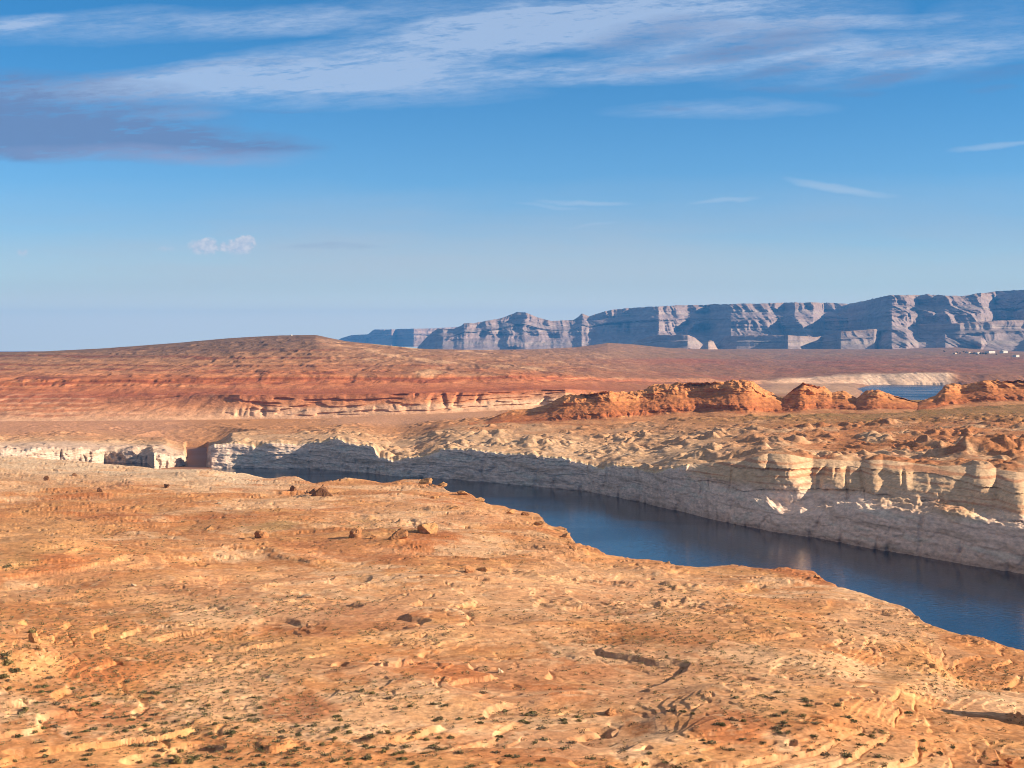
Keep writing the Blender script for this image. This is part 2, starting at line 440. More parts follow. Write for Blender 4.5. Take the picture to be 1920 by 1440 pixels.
def near_h(px, D, X, Y):
    Dr = rim_smooth(px)
    t = np.clip((D - 200) / np.maximum(Dr - 200, 50), 0, 1.3)
    z = lerp(60.0, ZR, np.minimum(t, 1) ** 0.8)
    z = np.where(D < 200, 60 + (200 - D) * 0.325, z)
    near = sstep(60, 200, D)
    rimf = 1 - 0.55 * sstep(0.80, 0.97, t)
    wx = X + 14 * fbm(X / 60, Y / 60, 3, 91); wy = Y + 14 * fbm(X / 60, Y / 60, 3, 92)
    big = 3.2 * fbm(wx / 150, wy / 150, 3, 1) + 2.0 * fbm(wx / 46, wy / 46, 3, 2)
    big = big + 1.5 * ridged((wx * 0.94 + wy * 0.34) / 95, (wy * 0.94 - wx * 0.34) / 38, 2, 3) + 0.8 * fbm(wx / 46, wy / 46, 2, 4)
    z = z + big * near * rimf
    for (mx, my, rx, ry, hh) in MOUNDS:
        d0 = 75.0 * F / (my - HY); x0 = (mx - CX) / F * d0
        r2 = ((wx - x0) / rx) ** 2 + ((wy - d0) / ry) ** 2
        z = z + hh * np.exp(-r2 * 1.3) * rimf
    ysc = HY + F * (H - 54) / D
    eb = np.interp(ysc, [a[0] for a in EDGE], [a[1] for a in EDGE])
    ex = (px - eb) / F * D + 3.0 * fbm(X / 14, Y / 14, 3, 77)
    es = sstep(1130, 1180, ysc)
    z = z - es * (2.2 * sstep(-6, 7, ex + 4 * fbm(X / 30, Y / 30, 3, 78)) + 1.5 * sstep(5, 60, ex))
    # ledges: partial terracing of the layered sandstone
    q = z + 1.1 * fbm((wx * 0.94 + wy * 0.34) / 60, (wy * 0.94 - wx * 0.34) / 26, 3, 5)
    step = 1.5
    fr = q / step - np.floor(q / step)
    bed = np.floor(q / step)
    soft_ = lerp(0.93, 0.55, sstep(330, 650, D))
    terr = step * (sstep(soft_, 0.995, fr) - fr)
    lm = sstep(-0.15, 0.12, fbm(X / 70, Y / 55, 3, 8)) * near
    z = z + terr * 0.6 * lm - 0.30 * lm * sstep(0.80, 0.90, fr) * sstep(soft_ + 0.01, 0.90, fr)
    q2 = z + 0.55 * fbm((wx * 0.94 + wy * 0.34) / 30, (wy * 0.94 - wx * 0.34) / 12, 3, 6)
    f2 = q2 / 0.45 - np.floor(q2 / 0.45)
    bed2 = np.floor(q2 / 0.45)
    z = z + 0.45 * 0.68 * (sstep(soft_, 0.995, f2) - f2) * sstep(-0.12, 0.15, fbm(X / 26, Y / 22, 3, 9)) * near
    # hummocks and joints
    pit = sstep(0.36, 0.50, fbm((wx * 0.94 + wy * 0.34) / 11, (wy * 0.94 - wx * 0.34) / 6.5, 3, 51)) * sstep(-0.1, 0.25, fbm(X / 45, Y / 34, 2, 52))
    z = z - near * 1.3 * pit
    z = z - 1.8 * sstep(0.84, 0.97, t) * sstep(380, 450, px) * sstep(900, 800, px)
    rg = 0.25 + 0.9 * sstep(-0.05, 0.35, fbm(X / 50, Y / 44, 3, 15))
    z = z + near * rg * (0.32 * fbm(wx / 13, wy / 13, 3, 12) + 0.09 * ridged(wx / 5, wy / 5.5, 3, 14))
    crag = sstep(0.05, 0.45, fbm(X / 38, Y / 30, 3, 21)) * sstep(0.25, 0.6, t)
    z = z + 0.75 * crag * near * (1.7 * np.abs(fbm(wx / 9, wy / 8, 3, 23)) * 1.6 + 0.7 * sstep(0.0, lerp(0.1, 0.5, sstep(350, 650, D)), fbm(wx / 6, wy / 5, 2, 24)))
    z = z - near * 0.35 * sstep(0.80, 0.97, ridged(wx / 13, wy / 17, 2, 27)) * sstep(-0.1, 0.3, fbm(X / 40, Y / 34, 2, 28))
    z = z + near * 0.07 * rg * fbm(X / 1.5, Y / 1.5, 3, 30)
    # knoll just outside the frame that throws the long shadow at the lower right
    kx, ky = 127.0, 303.0
    r2 = ((X - kx) / 11.0) ** 2 + ((Y - ky) / 7.0) ** 2
    kz = 15.0 * np.exp(-np.maximum(r2 * (1 + 0.7 * fbm(X / 7, Y / 7, 3, 96)), 0) ** 1.5)
    kf = kz / 2.4 + 0.6 * fbm(X / 5, Y / 5, 2, 97); kf = kf - np.floor(kf)
    z = z + kz + np.minimum(kz / 4, 1) * (1.5 * (sstep(0.6, 0.95, kf) - kf) + 1.2 * fbm(X / 3, Y / 3, 3, 98))
    tint = np.stack([np.sin(bed * 12.9 + 1.0), np.sin(bed * 7.3 + 2.0), np.sin(bed2 * 5.7 + 0.5)], -1)
    return z, lm, crag, t, ex, es, wx, wy, tint


def near_color(px, D, X, Y, z, lm, crag, t, ex, es, wx, wy, tint):
    n1 = fbm(wx / 70, wy / 70, 4, 41); n2 = fbm(wx / 24, wy / 24, 4, 42); n3 = fbm(wx / 6, wy / 8, 4, 43); n4 = fbm(X / 2.0, Y / 2.2, 3, 44)
    c = np.empty(X.shape + (3,)); c[:] = (0.47, 0.232, 0.103)
    ysc = HY + F * (H - z) / D
    c = mixc(c, (0.57, 0.322, 0.148), sstep(-0.1, 0.4, n2 + 0.4 * n3))
    c = mixc(c, (0.43, 0.175, 0.072), sstep(0.08, 0.42, n1 - 0.3 * n2) * 0.85)
    # pale, cross-bedded slickrock
    band = np.sin((wy * 0.35 + wx * 0.16 + 9 * n2 + 3 * n3) * 1.1)
    pm = sstep(0.02, 0.30, fbm(wx / 85 + 4, wy / 60, 4, 46) + 0.22 * n3 + 0.05 * band)
    patches = [(1080, 1110, 330, 60, 0.7), (900, 1190, 260, 26, 0.5), (520, 1240, 150, 40, 0.45), (420, 1290, 150, 60, 0.75), (480, 1110, 330, 46, 0.55), (150, 885, 320, 22, 1.0),
               (1330, 1290, 260, 70, 0.55), (1640, 1170, 120, 50, 0.6), (250, 1350, 120, 50, 0.5), (1000, 1340, 260, 36, 0.4), (800, 970, 200, 28, 0.5)]
    wr = 1 + 0.9 * n2 + 0.5 * n3
    for (ax, ay, rx, ry, am) in patches:
        r = ((px - ax) / rx) ** 2 + ((ysc - ay) / ry) ** 2
        pm = np.maximum(pm, am * sstep(1.15, 0.35, r * wr))
    c = mixc(c, (0.62, 0.43, 0.27), pm * (0.62 + 0.30 * sstep(-0.6, 0.6, band)))
    reds = [(700, 1160, 110, 30, 0.8), (620, 1185, 70, 14, 0.5), (560, 1330, 90, 34, 0.8), (200, 1340, 110, 26, 0.7), (1000, 1400, 170, 34, 0.5), (1370, 1360, 90, 34, 0.8),
            (650, 1030, 160, 26, 0.5), (380, 1100, 120, 20, 0.4), (1250, 1200, 160, 24, 0.45), (900, 1260, 330, 24, 0.35)]
    for (ax, ay, rx, ry, am) in reds:
        r = ((px - ax) / rx) ** 2 + ((ysc - ay) / ry) ** 2
        c = mixc(c, (0.42, 0.180, 0.082), am * sstep(1.1, 0.4, r * wr))
    sands = [(900, 1225, 1, 1, 0), (520, 1215, 150, 26, 0.8), (1740, 1390, 220, 60, 0.3), (80, 1000, 130, 40, 0.7), (1700, 1270, 60, 50, 0.6), (90, 1250, 40, 26, 0.8), (830, 1330, 90, 30, 0.5)]
    for (ax, ay, rx, ry, am) in sands:
        r = ((px - ax) / rx) ** 2 + ((ysc - ay) / ry) ** 2
        c = mixc(c, (0.56, 0.325, 0.155), am * sstep(1.1, 0.4, r * wr))
    # white-washed ledges by the left rim
    c = mixc(c, (0.62, 0.50, 0.36), sstep(0.74, 0.90, t) * sstep(640, 420, px) * sstep(-0.5, 0.1, n2 + 0.5 * n3))
    # scrubby, greenish soil
    gr = sstep(0.10, 0.35, fbm(X / 30, Y / 26, 3, 61))
    gm = np.zeros_like(gr)
    for (ax, ay, rx, ry, am) in [(620, 985, 260, 16, 0.7), (1400, 1190, 300, 40, 0.45), (100, 1060, 200, 40, 0.35), (230, 1230, 260, 110, 0.3), (1750, 1270, 120, 60, 0.35), (800, 1010, 400, 20, 0.3)]:
        r = ((px - ax) / rx) ** 2 + ((ysc - ay) / ry) ** 2
        gm = np.maximum(gm, am * sstep(1.2, 0.3, r * wr))
    c = mixc(c, (0.30, 0.20, 0.085), gm * gr)
    c = c * (1 + 0.10 * tint[..., 0:1] * lm[..., None] + 0.07 * tint[..., 2:3])
    c = mixc(c, (0.55, 0.36, 0.22), 0.35 * lm * sstep(0.4, 0.9, tint[..., 1]))
    # thin stains and mottling that belong to the stone
    c = mixc(c, (0.22, 0.11, 0.065), 0.5 * sstep(0.18, 0.5, n3 + 0.7 * n4) * sstep(-0.2, 0.3, n1 + n2))
    c = mixc(c, (0.68, 0.52, 0.34), 0.6 * sstep(0.2, 0.5, -n3 + 0.6 * n4) * (0.35 + 0.65 * pm))
    n5 = fbm(X / 0.8, Y / 0.9, 2, 45); n6 = fbm((wx * 0.94 + wy * 0.34) / 10 + n2, (wy * 0.94 - wx * 0.34) / 2.6 + 2 * n3, 4, 47)
    c *= (1 + 0.20 * n4 + 0.12 * n3 + 0.14 * n5 + 0.34 * n6)[..., None]
    return c * np.array([1.01, 0.94, 0.91])


def build_near():
    px = PXN; Dr = rim_near_D(px)
    inv0, inv1 = 1 / 185.0, 1 / Dr
    coarse = np.concatenate([np.geomspace(4, 185, 60)[:-1]])
    rows = 760
    tt = np.linspace(0, 1, rows)[:, None]
    invs = 1 / rim_smooth(px)
    Dm = 1 / (inv0 + (invs[None] - inv0) * tt)
    Dm = Dm + (Dr - rim_smooth(px))[None] * sstep(0.86, 1.0, tt) ** 1.5
    # the rows close to the rim are packed a little tighter
    D = np.concatenate([np.repeat(coarse[:, None], len(px), 1), Dm], 0)
    PX = np.repeat(px[None], D.shape[0], 0)
    X = (PX - CX) / F * D
    z, *rest = near_h(PX, D, X, D)
    col = near_color(PX, D, X, D, z, *rest)
    # cliff falling from the rim to the water on the hidden side
    v = np.linspace(0, 1, 36)[1:, None]
    drop = Dr[None] + (2.0 * np.sqrt(v) + 10 * v) + 2.5 * v * fbm(PXN[None] / 25, v * 4, 3, 70)
    zc = lerp(z[-1][None], -3.0, v ** 1.3)
    PXc = np.repeat(px[None], len(v), 0)
    cc = np.empty(zc.shape + (3,)); cc[:] = (0.50, 0.36, 0.24)
    cc = mixc(cc, (0.55, 0.48, 0.40), sstep(30, 22, zc + 3 * fbm(PXc / 40, zc / 8, 3, 71)))
    D = np.concatenate([D, drop]); Z = np.concatenate([z, zc]); PX = np.concatenate([PX, PXc])
    col = np.concatenate([col, cc])
    o = grid_mesh('ground', (PX - CX) / F * D, D, Z, col, MAT_GROUND)
    tag(o, 'orange and tan slickrock shelf dotted with scrub in the foreground', kind='structure')
    return dict(px=px, D=D, Z=Z)


NEAR = build_near()

# ------------------------------------------------------------------ far bank: cliff wall and the plateau behind it
PXF = np.arange(-340, 2261, 1.6)
WATERLINE = [(-340, 895), (0, 884), (120, 876), (180, 871), (196, 866), (276, 868), (288, 880), (343, 874), (350, 874), (390, 876), (396, 877), (470, 877), (517, 878), (573, 878), (637, 882),
             (693, 887), (733, 892), (827, 897), (927, 905), (1000, 912), (1100, 921), (1150, 931), (1200, 941), (1240, 952), (1280, 960), (1347, 977), (1453, 998), (1527, 1008),
             (1613, 1025), (1713, 1042), (1800, 1057), (1920, 1078), (2260, 1140)]
RIM_FAR = [(-340, 846), (0, 842), (40, 845), (60, 839), (100, 838), (125, 843), (150, 837), (170, 844), (195, 842), (220, 848), (240, 842), (262, 850), (283, 849), (287, 848), (315, 853), (345, 851), (349, 846), (388, 838), (393, 836), (420, 831), (440, 829), (480, 836),
           (500, 831), (530, 829), (560, 834), (580, 828), (600, 828), (633, 821), (660, 831), (700, 836), (712, 856), (740, 862), (780, 856), (822, 848), (827, 840), (890, 841), (930, 848), (1000, 851),
           (1060, 859), (1100, 868), (1130, 879), (1150, 869), (1200, 878), (1230, 885), (1250, 878), (1280, 872), (1330, 868), (1390, 864), (1440, 850), (1480, 852), (1520, 860), (1600, 864),
           (1650, 862), (1700, 867), (1760, 874), (1830, 872), (1920, 888), (2260, 920)]
BENCH = [(-340, 900), (1250, 900), (1300, 905), (1400, 930), (1470, 958), (1520, 962), (1560, 958), (1600, 952), (1750, 958), (1850, 978), (1920, 992), (2260, 1050)]
SETBACK = [(-340, 0), (1230, 0), (1300, 22), (1440, 48), (1560, 76), (1700, 90), (1920, 85), (2260, 85)]
BENCH_W = [(-340, 0), (1360, 0), (1440, 10), (1520, 24), (1600, 48), (1750, 46), (1900, 30), (2260, 24)]
REENTRANT = [-400, 1250, 1292, 1345, 1398, 1440, 1524, 1618, 1655, 1712, 1815, 1868, 1950, 2060, 2180, 2300]

# contour lines of the land behind: photo column -> (photo row, depth)
L1 = [(-340, 800, 2100), (0, 790, 2100), (300, 788, 2120), (450, 786, 2150), (600, 785, 2150), (720, 778, 2150), (800, 776, 2150), (930, 770, 2180), (1000, 766, 2200), (1060, 761, 2200), (1200, 758, 2150), (1450, 744, 2050), (1600, 751, 2000), (1770, 751, 2000), (1920, 742, 2000), (2260, 740, 2000)]
L2 = [(-340, 748, 2300), (0, 746, 2300), (200, 746, 2290), (330, 743, 2260), (450, 741, 2186), (600, 740, 2180), (800, 737, 2182), (930, 735, 2215), (1000, 731, 2240), (1060, 730, 2240), (1200, 734, 2500), (1400, 742, 2900), (1570, 749, 3100), (1630, 757, 3200), (1920, 757, 3200), (2260, 757, 3200)]
L3 = [(-340, 730, 2500), (0, 728, 2450), (300, 723, 2450), (450, 719, 2450), (600, 717, 2450), (800, 714, 2450), (1000, 713, 2600), (1200, 718, 3400), (1400, 724, 4300), (1500, 721, 4560), (1600, 721, 4640), (1640, 723.8, 4640), (1920, 723.8, 4640), (2260, 724, 4640)]
L4 = [(-340, 723, 2515), (0, 720, 2470), (300, 714, 2470), (450, 710, 2466), (600, 708, 2466), (800, 707, 2470), (1000, 706, 2650), (1200, 713, 3450), (1440, 717, 4480), (1520, 711, 4700), (1620, 706, 4715), (1700, 703, 4715), (1775, 703, 4715), (1800, 706, 4740), (1920, 707, 4750), (2260, 707, 4750)]
L5 = [(-340, 702, 2850), (0, 700, 2850), (300, 696, 2800), (450, 692, 2800), (600, 689, 2800), (800, 690, 2900), (1000, 694, 3300), (1200, 697, 4300), (1450, 692, 5600), (1620, 686, 6000), (1770, 686, 6200), (2260, 686, 6200)]
L6 = [(-340, 684, 3300), (0, 681, 3300), (300, 672, 3300), (450, 664, 3300), (600, 657, 3300), (800, 668, 3500), (1000, 672, 4500), (1200, 673, 6000), (1450, 672, 8000), (1620, 668, 8500), (2260, 668, 8500)]
L7 = [(-340, 664, 4200), (0, 660, 4200), (80, 659, 4200), (200, 653, 4200), (330, 643, 4200), (430, 634, 4200), (520, 629, 4200), (592, 628, 4200), (620, 634, 4250), (650, 640, 4300), (700, 645, 4400), (740, 649, 4500), (800, 655, 4800),
      (900, 656, 6000), (1000, 655, 7000), (1080, 651, 7600), (1140, 643, 8000), (1180, 645, 8300), (1250, 652, 9000), (1330, 655, 10000), (1450, 654, 11500), (1620, 655, 12000), (1700, 653, 12300), (1790, 650, 12500), (1850, 655, 12500), (1920, 659, 12000), (2260, 659, 12000)]


BASE_Y = [(880, 794), (1060, 792), (1100, 791), (1300, 780), (1450, 776), (1600, 771), (1700, 766), (1800, 760), (1920, 753), (2260, 752)]


def line(L, px):
    y = np.interp(px, [a[0] for a in L], [a[1] for a in L]); D = np.interp(px, [a[0] for a in L], [a[2] for a in L])
    return D, zat(y, D)


def hill_noise(X, Y, D):
    k = sstep(1900, 2600, D)
    n = 3.0 * ridged(X / 130, Y / 260, 3, 101) + 1.5 * fbm(X / 40, Y / 60, 3, 102)
    n += 5.0 * sstep(3000, 7000, D) * fbm(X / 400, Y / 700, 3, 103)
    return n * k


def build_far():
    px = PXF; K = len(px)
    Dw = H * F / (poly(WATERLINE, px) - HY)
    right = sstep(1265, 1320, px)
    # which buttress a column belongs to
    ph = np.interp(px, REENTRANT, np.arange(len(REENTRANT)))
    fr = ph - np.floor(ph)
    lobe = np.abs(2 * fr - 1) ** 1.7                                   # 0 on a nose, 1 in a cleft
    dep = np.interp(ph, np.arange(len(REENTRANT)), 0.35 + 0.9 * np.sin(np.arange(len(REENTRANT)) * 2.7 + 0.6) ** 2)
    lobe = lobe * dep * 0.5
    yt = poly(RIM_FAR, px); yb = poly(BENCH, px); bw = poly(BENCH_W, px); sb = poly(SETBACK, px)
    Db = Dw + 12 * right + 6 * (1 - right)
    zb = np.maximum(zat(yb, Db), 6)
    Dt_r = Dw + 16 + bw + sb + 0.35 * sb * lobe; Dt_l = Dw + 11
    Dt = lerp(Dt_l, Dt_r, right)
    zt = zat(yt, Dt)
    zt = zt + (1 - right) * (2.2 * fbm(px / 26, px * 0, 4, 250) + 1.2 * fbm(px / 7, px * 0, 2, 251))
    zb = np.minimum(zb, zt - 5)
    # knots of the profile (d, z), left style and right style
    def kn(l, r): return lerp(l, r, right)
    kd = np.stack([kn(0, 0), kn(1.2, 4) + 0 * px, kn(2.4, 9), kn(3.2, 12 + 0 * px), kn(3.4, 13 + bw), kn(4.2, 14.5 + bw + 0.22 * sb + 0.30 * sb * lobe), kn(6, 15 + bw + 0.60 * sb + 0.36 * sb * lobe), Dt - Dw])
    zl = np.stack([-3 + 0 * px, zt * 0.3, zt * 0.6, zt * 0.74, zt * 0.78, zt * 0.88, zt * 0.965, zt])
    zr = np.stack([-3 + 0 * px, zb * 0.45, zb * 0.88, zb, zb + 1.0, zb + 1 + (zt - zb) * 0.45, zb + 1 + (zt - zb) * 0.80, zt])
    kz = lerp(zl, zr, right[None])
    n = 150
    sk = np.array([0, 0.17, 0.34, 0.44, 0.54, 0.72, 0.88, 1.0])
    v = np.linspace(0, 1, n)
    idx = np.clip(np.searchsorted(sk, v, side='right') - 1, 0, 6)
    f = ((v - sk[idx]) / (sk[idx + 1] - sk[idx]))[:, None]
    d = lerp(kd[idx], kd[idx + 1], f); z = lerp(kz[idx], kz[idx + 1], f)
    for _ in range(6):                                                   # round the profile
        d[1:-1] = (d[:-2] + 2 * d[1:-1] + d[2:]) / 4; z[1:-1] = (z[:-2] + 2 * z[1:-1] + z[2:]) / 4
    Xw = (px - CX) / F * Dw
    s = np.concatenate([[0], np.cumsum(np.minimum(np.hypot(np.diff(Xw), np.diff(Dw)), 4.0))])
    Sg = np.repeat(s[None], n, 0)
    amp = sstep(1.0, 0.86, v)[:, None] * 0.85 + 0.15
    warp = 5 * fbm(Sg / 30, z / 14, 2, 200)
    disp = 4.5 * fbm(Sg / 60, z / 90, 3, 201) - 3.0 * sstep(0.7, 0.98, ridged((Sg + warp) / 34, z / 80, 2, 202)) - 0.9 * sstep(0.75, 0.98, ridged((Sg + warp) / 13, z / 22, 2, 208)) * sstep(0, 0.3, fbm(Sg / 70, z / 30, 2, 209)) + 1.4 * fbm(Sg / 9, z / 9, 4, 203)
    disp += 0.35 * fbm(Sg / 30, z / 1.8, 3, 204) + 0.9 * sstep(-0.1, 0.15, fbm(Sg / 16, z / 5, 3, 205))
    upper = sstep(0.45, 0.56, v)[:, None] * sstep(1.0, 0.85, v)[:, None] * right[None]
    upper = upper * np.clip(sb / 70, 0.15, 1)[None]
    disp = disp + upper * (17 * fbm(Sg / 44, z / 40, 3, 240) - 7 * sstep(0.75, 0.97, ridged(Sg / 44, z / 90, 2, 247)) + 3.5 * fbm(Sg / 16, z / 9, 3, 241) + 3.0 * fbm(Sg / 60, z / 2.6, 3, 242))
    z = z + right[None] * sstep(0.30, 0.42, v)[:, None] * sstep(0.66, 0.54, v)[:, None] * (4.5 * fbm(Sg / 30, d / 16, 3, 243) + 2.0 * fbm(Sg / 8, d / 6, 3, 244))
    bedf = z / 6.5 + 0.8 * fbm(Sg / 130, z * 0, 2, 259) + 0.5 * fbm(Sg / 50, z / 30, 2, 260)
    bfr = bedf - np.floor(bedf)
    disp = disp + (1.6 * (0.5 - bfr) * sstep(-0.2, 0.2, fbm(Sg / 34, np.floor(bedf) * 3.1, 2, 261)) + 1.2 * np.sin(np.floor(bedf) * 9.7)) * (0.35 + 0.65 * upper)
    leftw = sstep(420, 330, px)[None]
    disp = disp - leftw * 4 * sstep(0.72, 0.97, ridged((Sg + warp) / 26, z / 60, 2, 264)) + leftw * (5 * fbm(Sg / 22, z / 16, 4, 262) + 1.2 * sstep(0.0, 0.15, fbm(Sg / 14, z / 9, 3, 263)))
    Dg = Dw[None] + d - disp * amp
    z = z + (0.4 * fbm(Sg / 7, d / 3, 3, 206)) * (v > 0.1)[:, None]
    # plateau
    D1, z1 = line(L1, px)
    rows = 330
    tt = np.linspace(0, 1, rows + 1)[1:, None]
    gk = np.exp(-np.linspace(-2.2, 2.2, 91) ** 2); gk /= gk.sum()
    def sm(a): return np.convolve(np.pad(a, 45, mode='edge'), gk, 'valid')
    ok = (px < 335) | (px > 405)
    Dts = sm(np.interp(px, px[ok], Dt[ok])); zts = sm(np.interp(px, px[ok], zt[ok]))
    inv = 1 / Dts[None] + (1 / (D1 + 25) - 1 / Dts)[None] * tt
    Dp = 1 / inv + (Dt - Dts)[None] * (1 - sstep(0.0, 0.5, tt)) ** 1.5
    tp = (Dp - Dts[None]) / (D1 - Dts)[None]
    zp = lerp(zts[None], z1[None], np.clip(tp, 0, 1) ** 0.9)
    DM = 1700.0
    zm = zat(poly(BASE_Y, px), DM)
    zq = np.where(Dp < DM, lerp(zts[None], zm[None], np.clip((Dp - Dts[None]) / (DM - Dts[None]), 0, 1) ** 0.9), lerp(zm[None], z1[None], np.clip((Dp - DM) / (D1[None] - DM), 0, 1)))
    zp = lerp(zp, zq, sstep(740, 900, px)[None])
    run = Dp - Dt[None]
    zp = zp + (zt[None] - zp) * np.exp(-np.maximum(run, 0) / 14.0)
    PXp = np.repeat(px[None], rows, 0); Xp = (PXp - CX) / F * Dp
    fade = sstep(0, 16, run) * sstep(1.0, 0.86, tp)
    rough = (0.55 + 0.45 * sstep(0.55, 0.1, tp)) * (0.6 + 0.4 * sstep(560, 900, PXp) + 0.5 * sstep(-0.1, 0.3, fbm(Xp / 150, Dp / 150, 2, 214)))
    wx = Xp + 10 * fbm(Xp / 50, Dp / 50, 3, 210); wy = Dp + 10 * fbm(Xp / 50, Dp / 50, 3, 211)
    bil = np.abs(fbm(wx / 26, wy / 34, 3, 212)) * 2
    kn2 = sstep(0.05, 0.4, fbm(wx / 60, wy / 70, 3, 213))
    red_r = sstep(1250, 1600, PXp)
    sandflat = sstep(560, 660, PXp) * sstep(980, 900, PXp) * sstep(0.55, 0.75, tp)
    vary = 0.35 + 1.1 * sstep(-0.2, 0.35, fbm(wx / 110, wy / 130, 2, 255))
    bump = 2.2 * bil * vary + 3.0 * fbm(wx / 90, wy / 110, 3, 215) + 0.9 * vary * fbm(wx / 9, wy / 11, 3, 256) + kn2 * (2.6 * bil + 1.4 * ridged(wx / 14, wy / 18, 3, 216)) - 1.0
    bump = bump - 2.0 * sstep(0.30, 0.46, fbm(wx / 13, wy / 11, 3, 253)) * sstep(-0.15, 0.2, fbm(wx / 70, wy / 60, 2, 254))
    bump = 1.15 * bump * fade * rough * (1 - 0.85 * sandflat) * (1 - 0.6 * red_r * sstep(0.45, 0.7, tp))
    # knobby red rocks at right
    kb = red_r * sstep(0.03, 0.12, tp) * sstep(0.42, 0.2, tp)
    bump = bump + kb * 4.0 * sstep(0.1, 0.45, fbm(wx / 34, wy / 40, 3, 217)) * (0.6 + 0.6 * bil)
    for (bx, by, rx, ry, hh) in [(1855, 822, 26, 14, 9), (1905, 818, 14, 12, 7), (1925, 866, 30, 16, 12), (1640, 836, 26, 14, 7), (1530, 850, 18, 12, 6), (1700, 838, 20, 14, 5)]:
        d0 = 72 * F / (by - HY); x0 = (bx - CX) / F * d0
        bump = bump + hh * np.exp(-(((wx - x0) / rx) ** 4 + ((wy - d0) / ry) ** 4))
    zp = zp + bump
    lim = 6 + np.maximum(Dp - 1805, 0) * 0.09 + 1.5 * fbm(Xp / 14, Dp / 20, 3, 218) + 20 * (sstep(392, 520, PXp) + sstep(320, 170, PXp)) + 400 * (sstep(500, 560, PXp) + sstep(190, 120, PXp)) + sstep(1790, 1750, Dp) * (3 + 34 * sstep(0, 130, np.abs(PXp - 369) - 24))
    zp = np.minimum(zp, lim)
    def carve(PXa, Da, Za):
        wv = 7 * fbm(Da / 70, PXa * 0, 3, 219)
        m = sstep(345, 352, PXa + wv) * sstep(393, 386, PXa + wv) * sstep(1812, 1800, Da)
        return lerp(Za, -4.0, m)
    zp = carve(PXp, Dp, zp); z = carve(np.repeat(px[None], n, 0), Dg, z)
    PX = np.concatenate([np.repeat(px[None], n, 0), PXp]); D = np.concatenate([Dg, Dp]); Z = np.concatenate([z, zp]); X = (PX - CX) / F * D
    # colours
    # wall: bleached ring, with tan top and pinkish beds
    Vv = np.repeat(v[:, None], K, 1)
    cw = np.empty(z.shape + (3,)); cw[:] = (0.72, 0.55, 0.455)
    st = fbm(Sg / 70, z / 6.5 + 0.6 * fbm(Sg / 40, z / 20, 2, 219), 4, 220)
    cw = mixc(cw, (0.44, 0.32, 0.24), 0.7 * sstep(0.0, 0.4, st))
    cw = mixc(cw, (0.58, 0.52, 0.44), 0.7 * sstep(0.05, 0.4, -st + 0.4 * fbm(Sg / 14, z / 8, 3, 221)))
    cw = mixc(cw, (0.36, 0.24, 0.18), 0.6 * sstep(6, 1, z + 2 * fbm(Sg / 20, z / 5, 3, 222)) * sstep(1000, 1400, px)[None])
    cw = mixc(cw, (0.20, 0.14, 0.11), 0.4 * sstep(0.5, 0.9, ridged(Sg / 14, z / 50, 3, 223)) * sstep(0.05, 0.4, fbm(Sg / 60, z / 30, 2, 224)))
    top = sstep(22, 33, z + 5 * fbm(Sg / 30, z / 6, 3, 225)) * right[None]
    cw = mixc(cw, (0.56, 0.38, 0.22), top * 0.8)
    cw = mixc(cw, (0.40, 0.17, 0.09), 0.7 * top * sstep(0.1, 0.4, fbm(Sg / 90, z / 2.2, 2, 226)))
    tl = sstep(0.86, 0.97, Vv) * (1 - right[None]) * sstep(380, 440, px)[None]
    cw = mixc(cw, (0.58, 0.44, 0.27), tl)
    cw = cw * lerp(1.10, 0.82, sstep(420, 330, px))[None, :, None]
    cp = np.empty(zp.shape + (3,)); cp[:] = (0.64, 0.47, 0.28)
    m1 = fbm(wx / 60, wy / 90, 4, 230); m2 = fbm(wx / 16, wy / 26, 4, 231); m3 = fbm(Xp / 5, Dp / 9, 3, 232)
    cp = mixc(cp, (0.66, 0.53, 0.36), 0.8 * sstep(0.0, 0.35, m2 + 0.4 * m3) * sstep(0.4, 0.05, tp))
    cp = mixc(cp, (0.55, 0.31, 0.15), sstep(0.1, 0.55, tp + 0.35 * m1))
    cp = mixc(cp, (0.50, 0.25, 0.11), red_r * sstep(-0.2, 0.15, m1 + 0.1))
    cp = mixc(cp, (0.42, 0.18, 0.08), red_r * 0.7 * sstep(0.1, 0.4, m2))
    cp = mixc(cp, (0.64, 0.40, 0.24), sandflat * 0.95)
    left = sstep(420, 300, PXp)
    cp = mixc(cp, (0.64, 0.53, 0.40), left * sstep(0.26, 0.10, tp + 0.1 * m2))
    cp = mixc(cp, (0.60, 0.36, 0.22), left * sstep(0.2, 0.7, tp + 0.2 * m1) * 0.8)
    # scrub on the flat at right
    gr = sstep(1200, 1500, PXp) * sstep(0.36, 0.6, tp + 0.15 * m1)
    cp = mixc(cp, (0.30, 0.22, 0.085), gr * (0.55 + 0.45 * sstep(-0.2, 0.3, m2 + m3)))
    cp = mixc(cp, (0.30, 0.20, 0.10), 0.5 * sstep(0.2, 0.45, m3 + 0.5 * m2) * sstep(0.1, 0.3, tp))
    cp *= (1 + 0.18 * m3)[..., None] * np.array([0.84, 0.75, 0.78])
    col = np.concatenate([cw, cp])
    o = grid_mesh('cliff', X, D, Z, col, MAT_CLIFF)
    tag(o, 'pale bleached canyon wall along the water and the tan plateau behind it', kind='structure')
    return dict(px=px, D=D, Z=Z)


FAR = build_far()


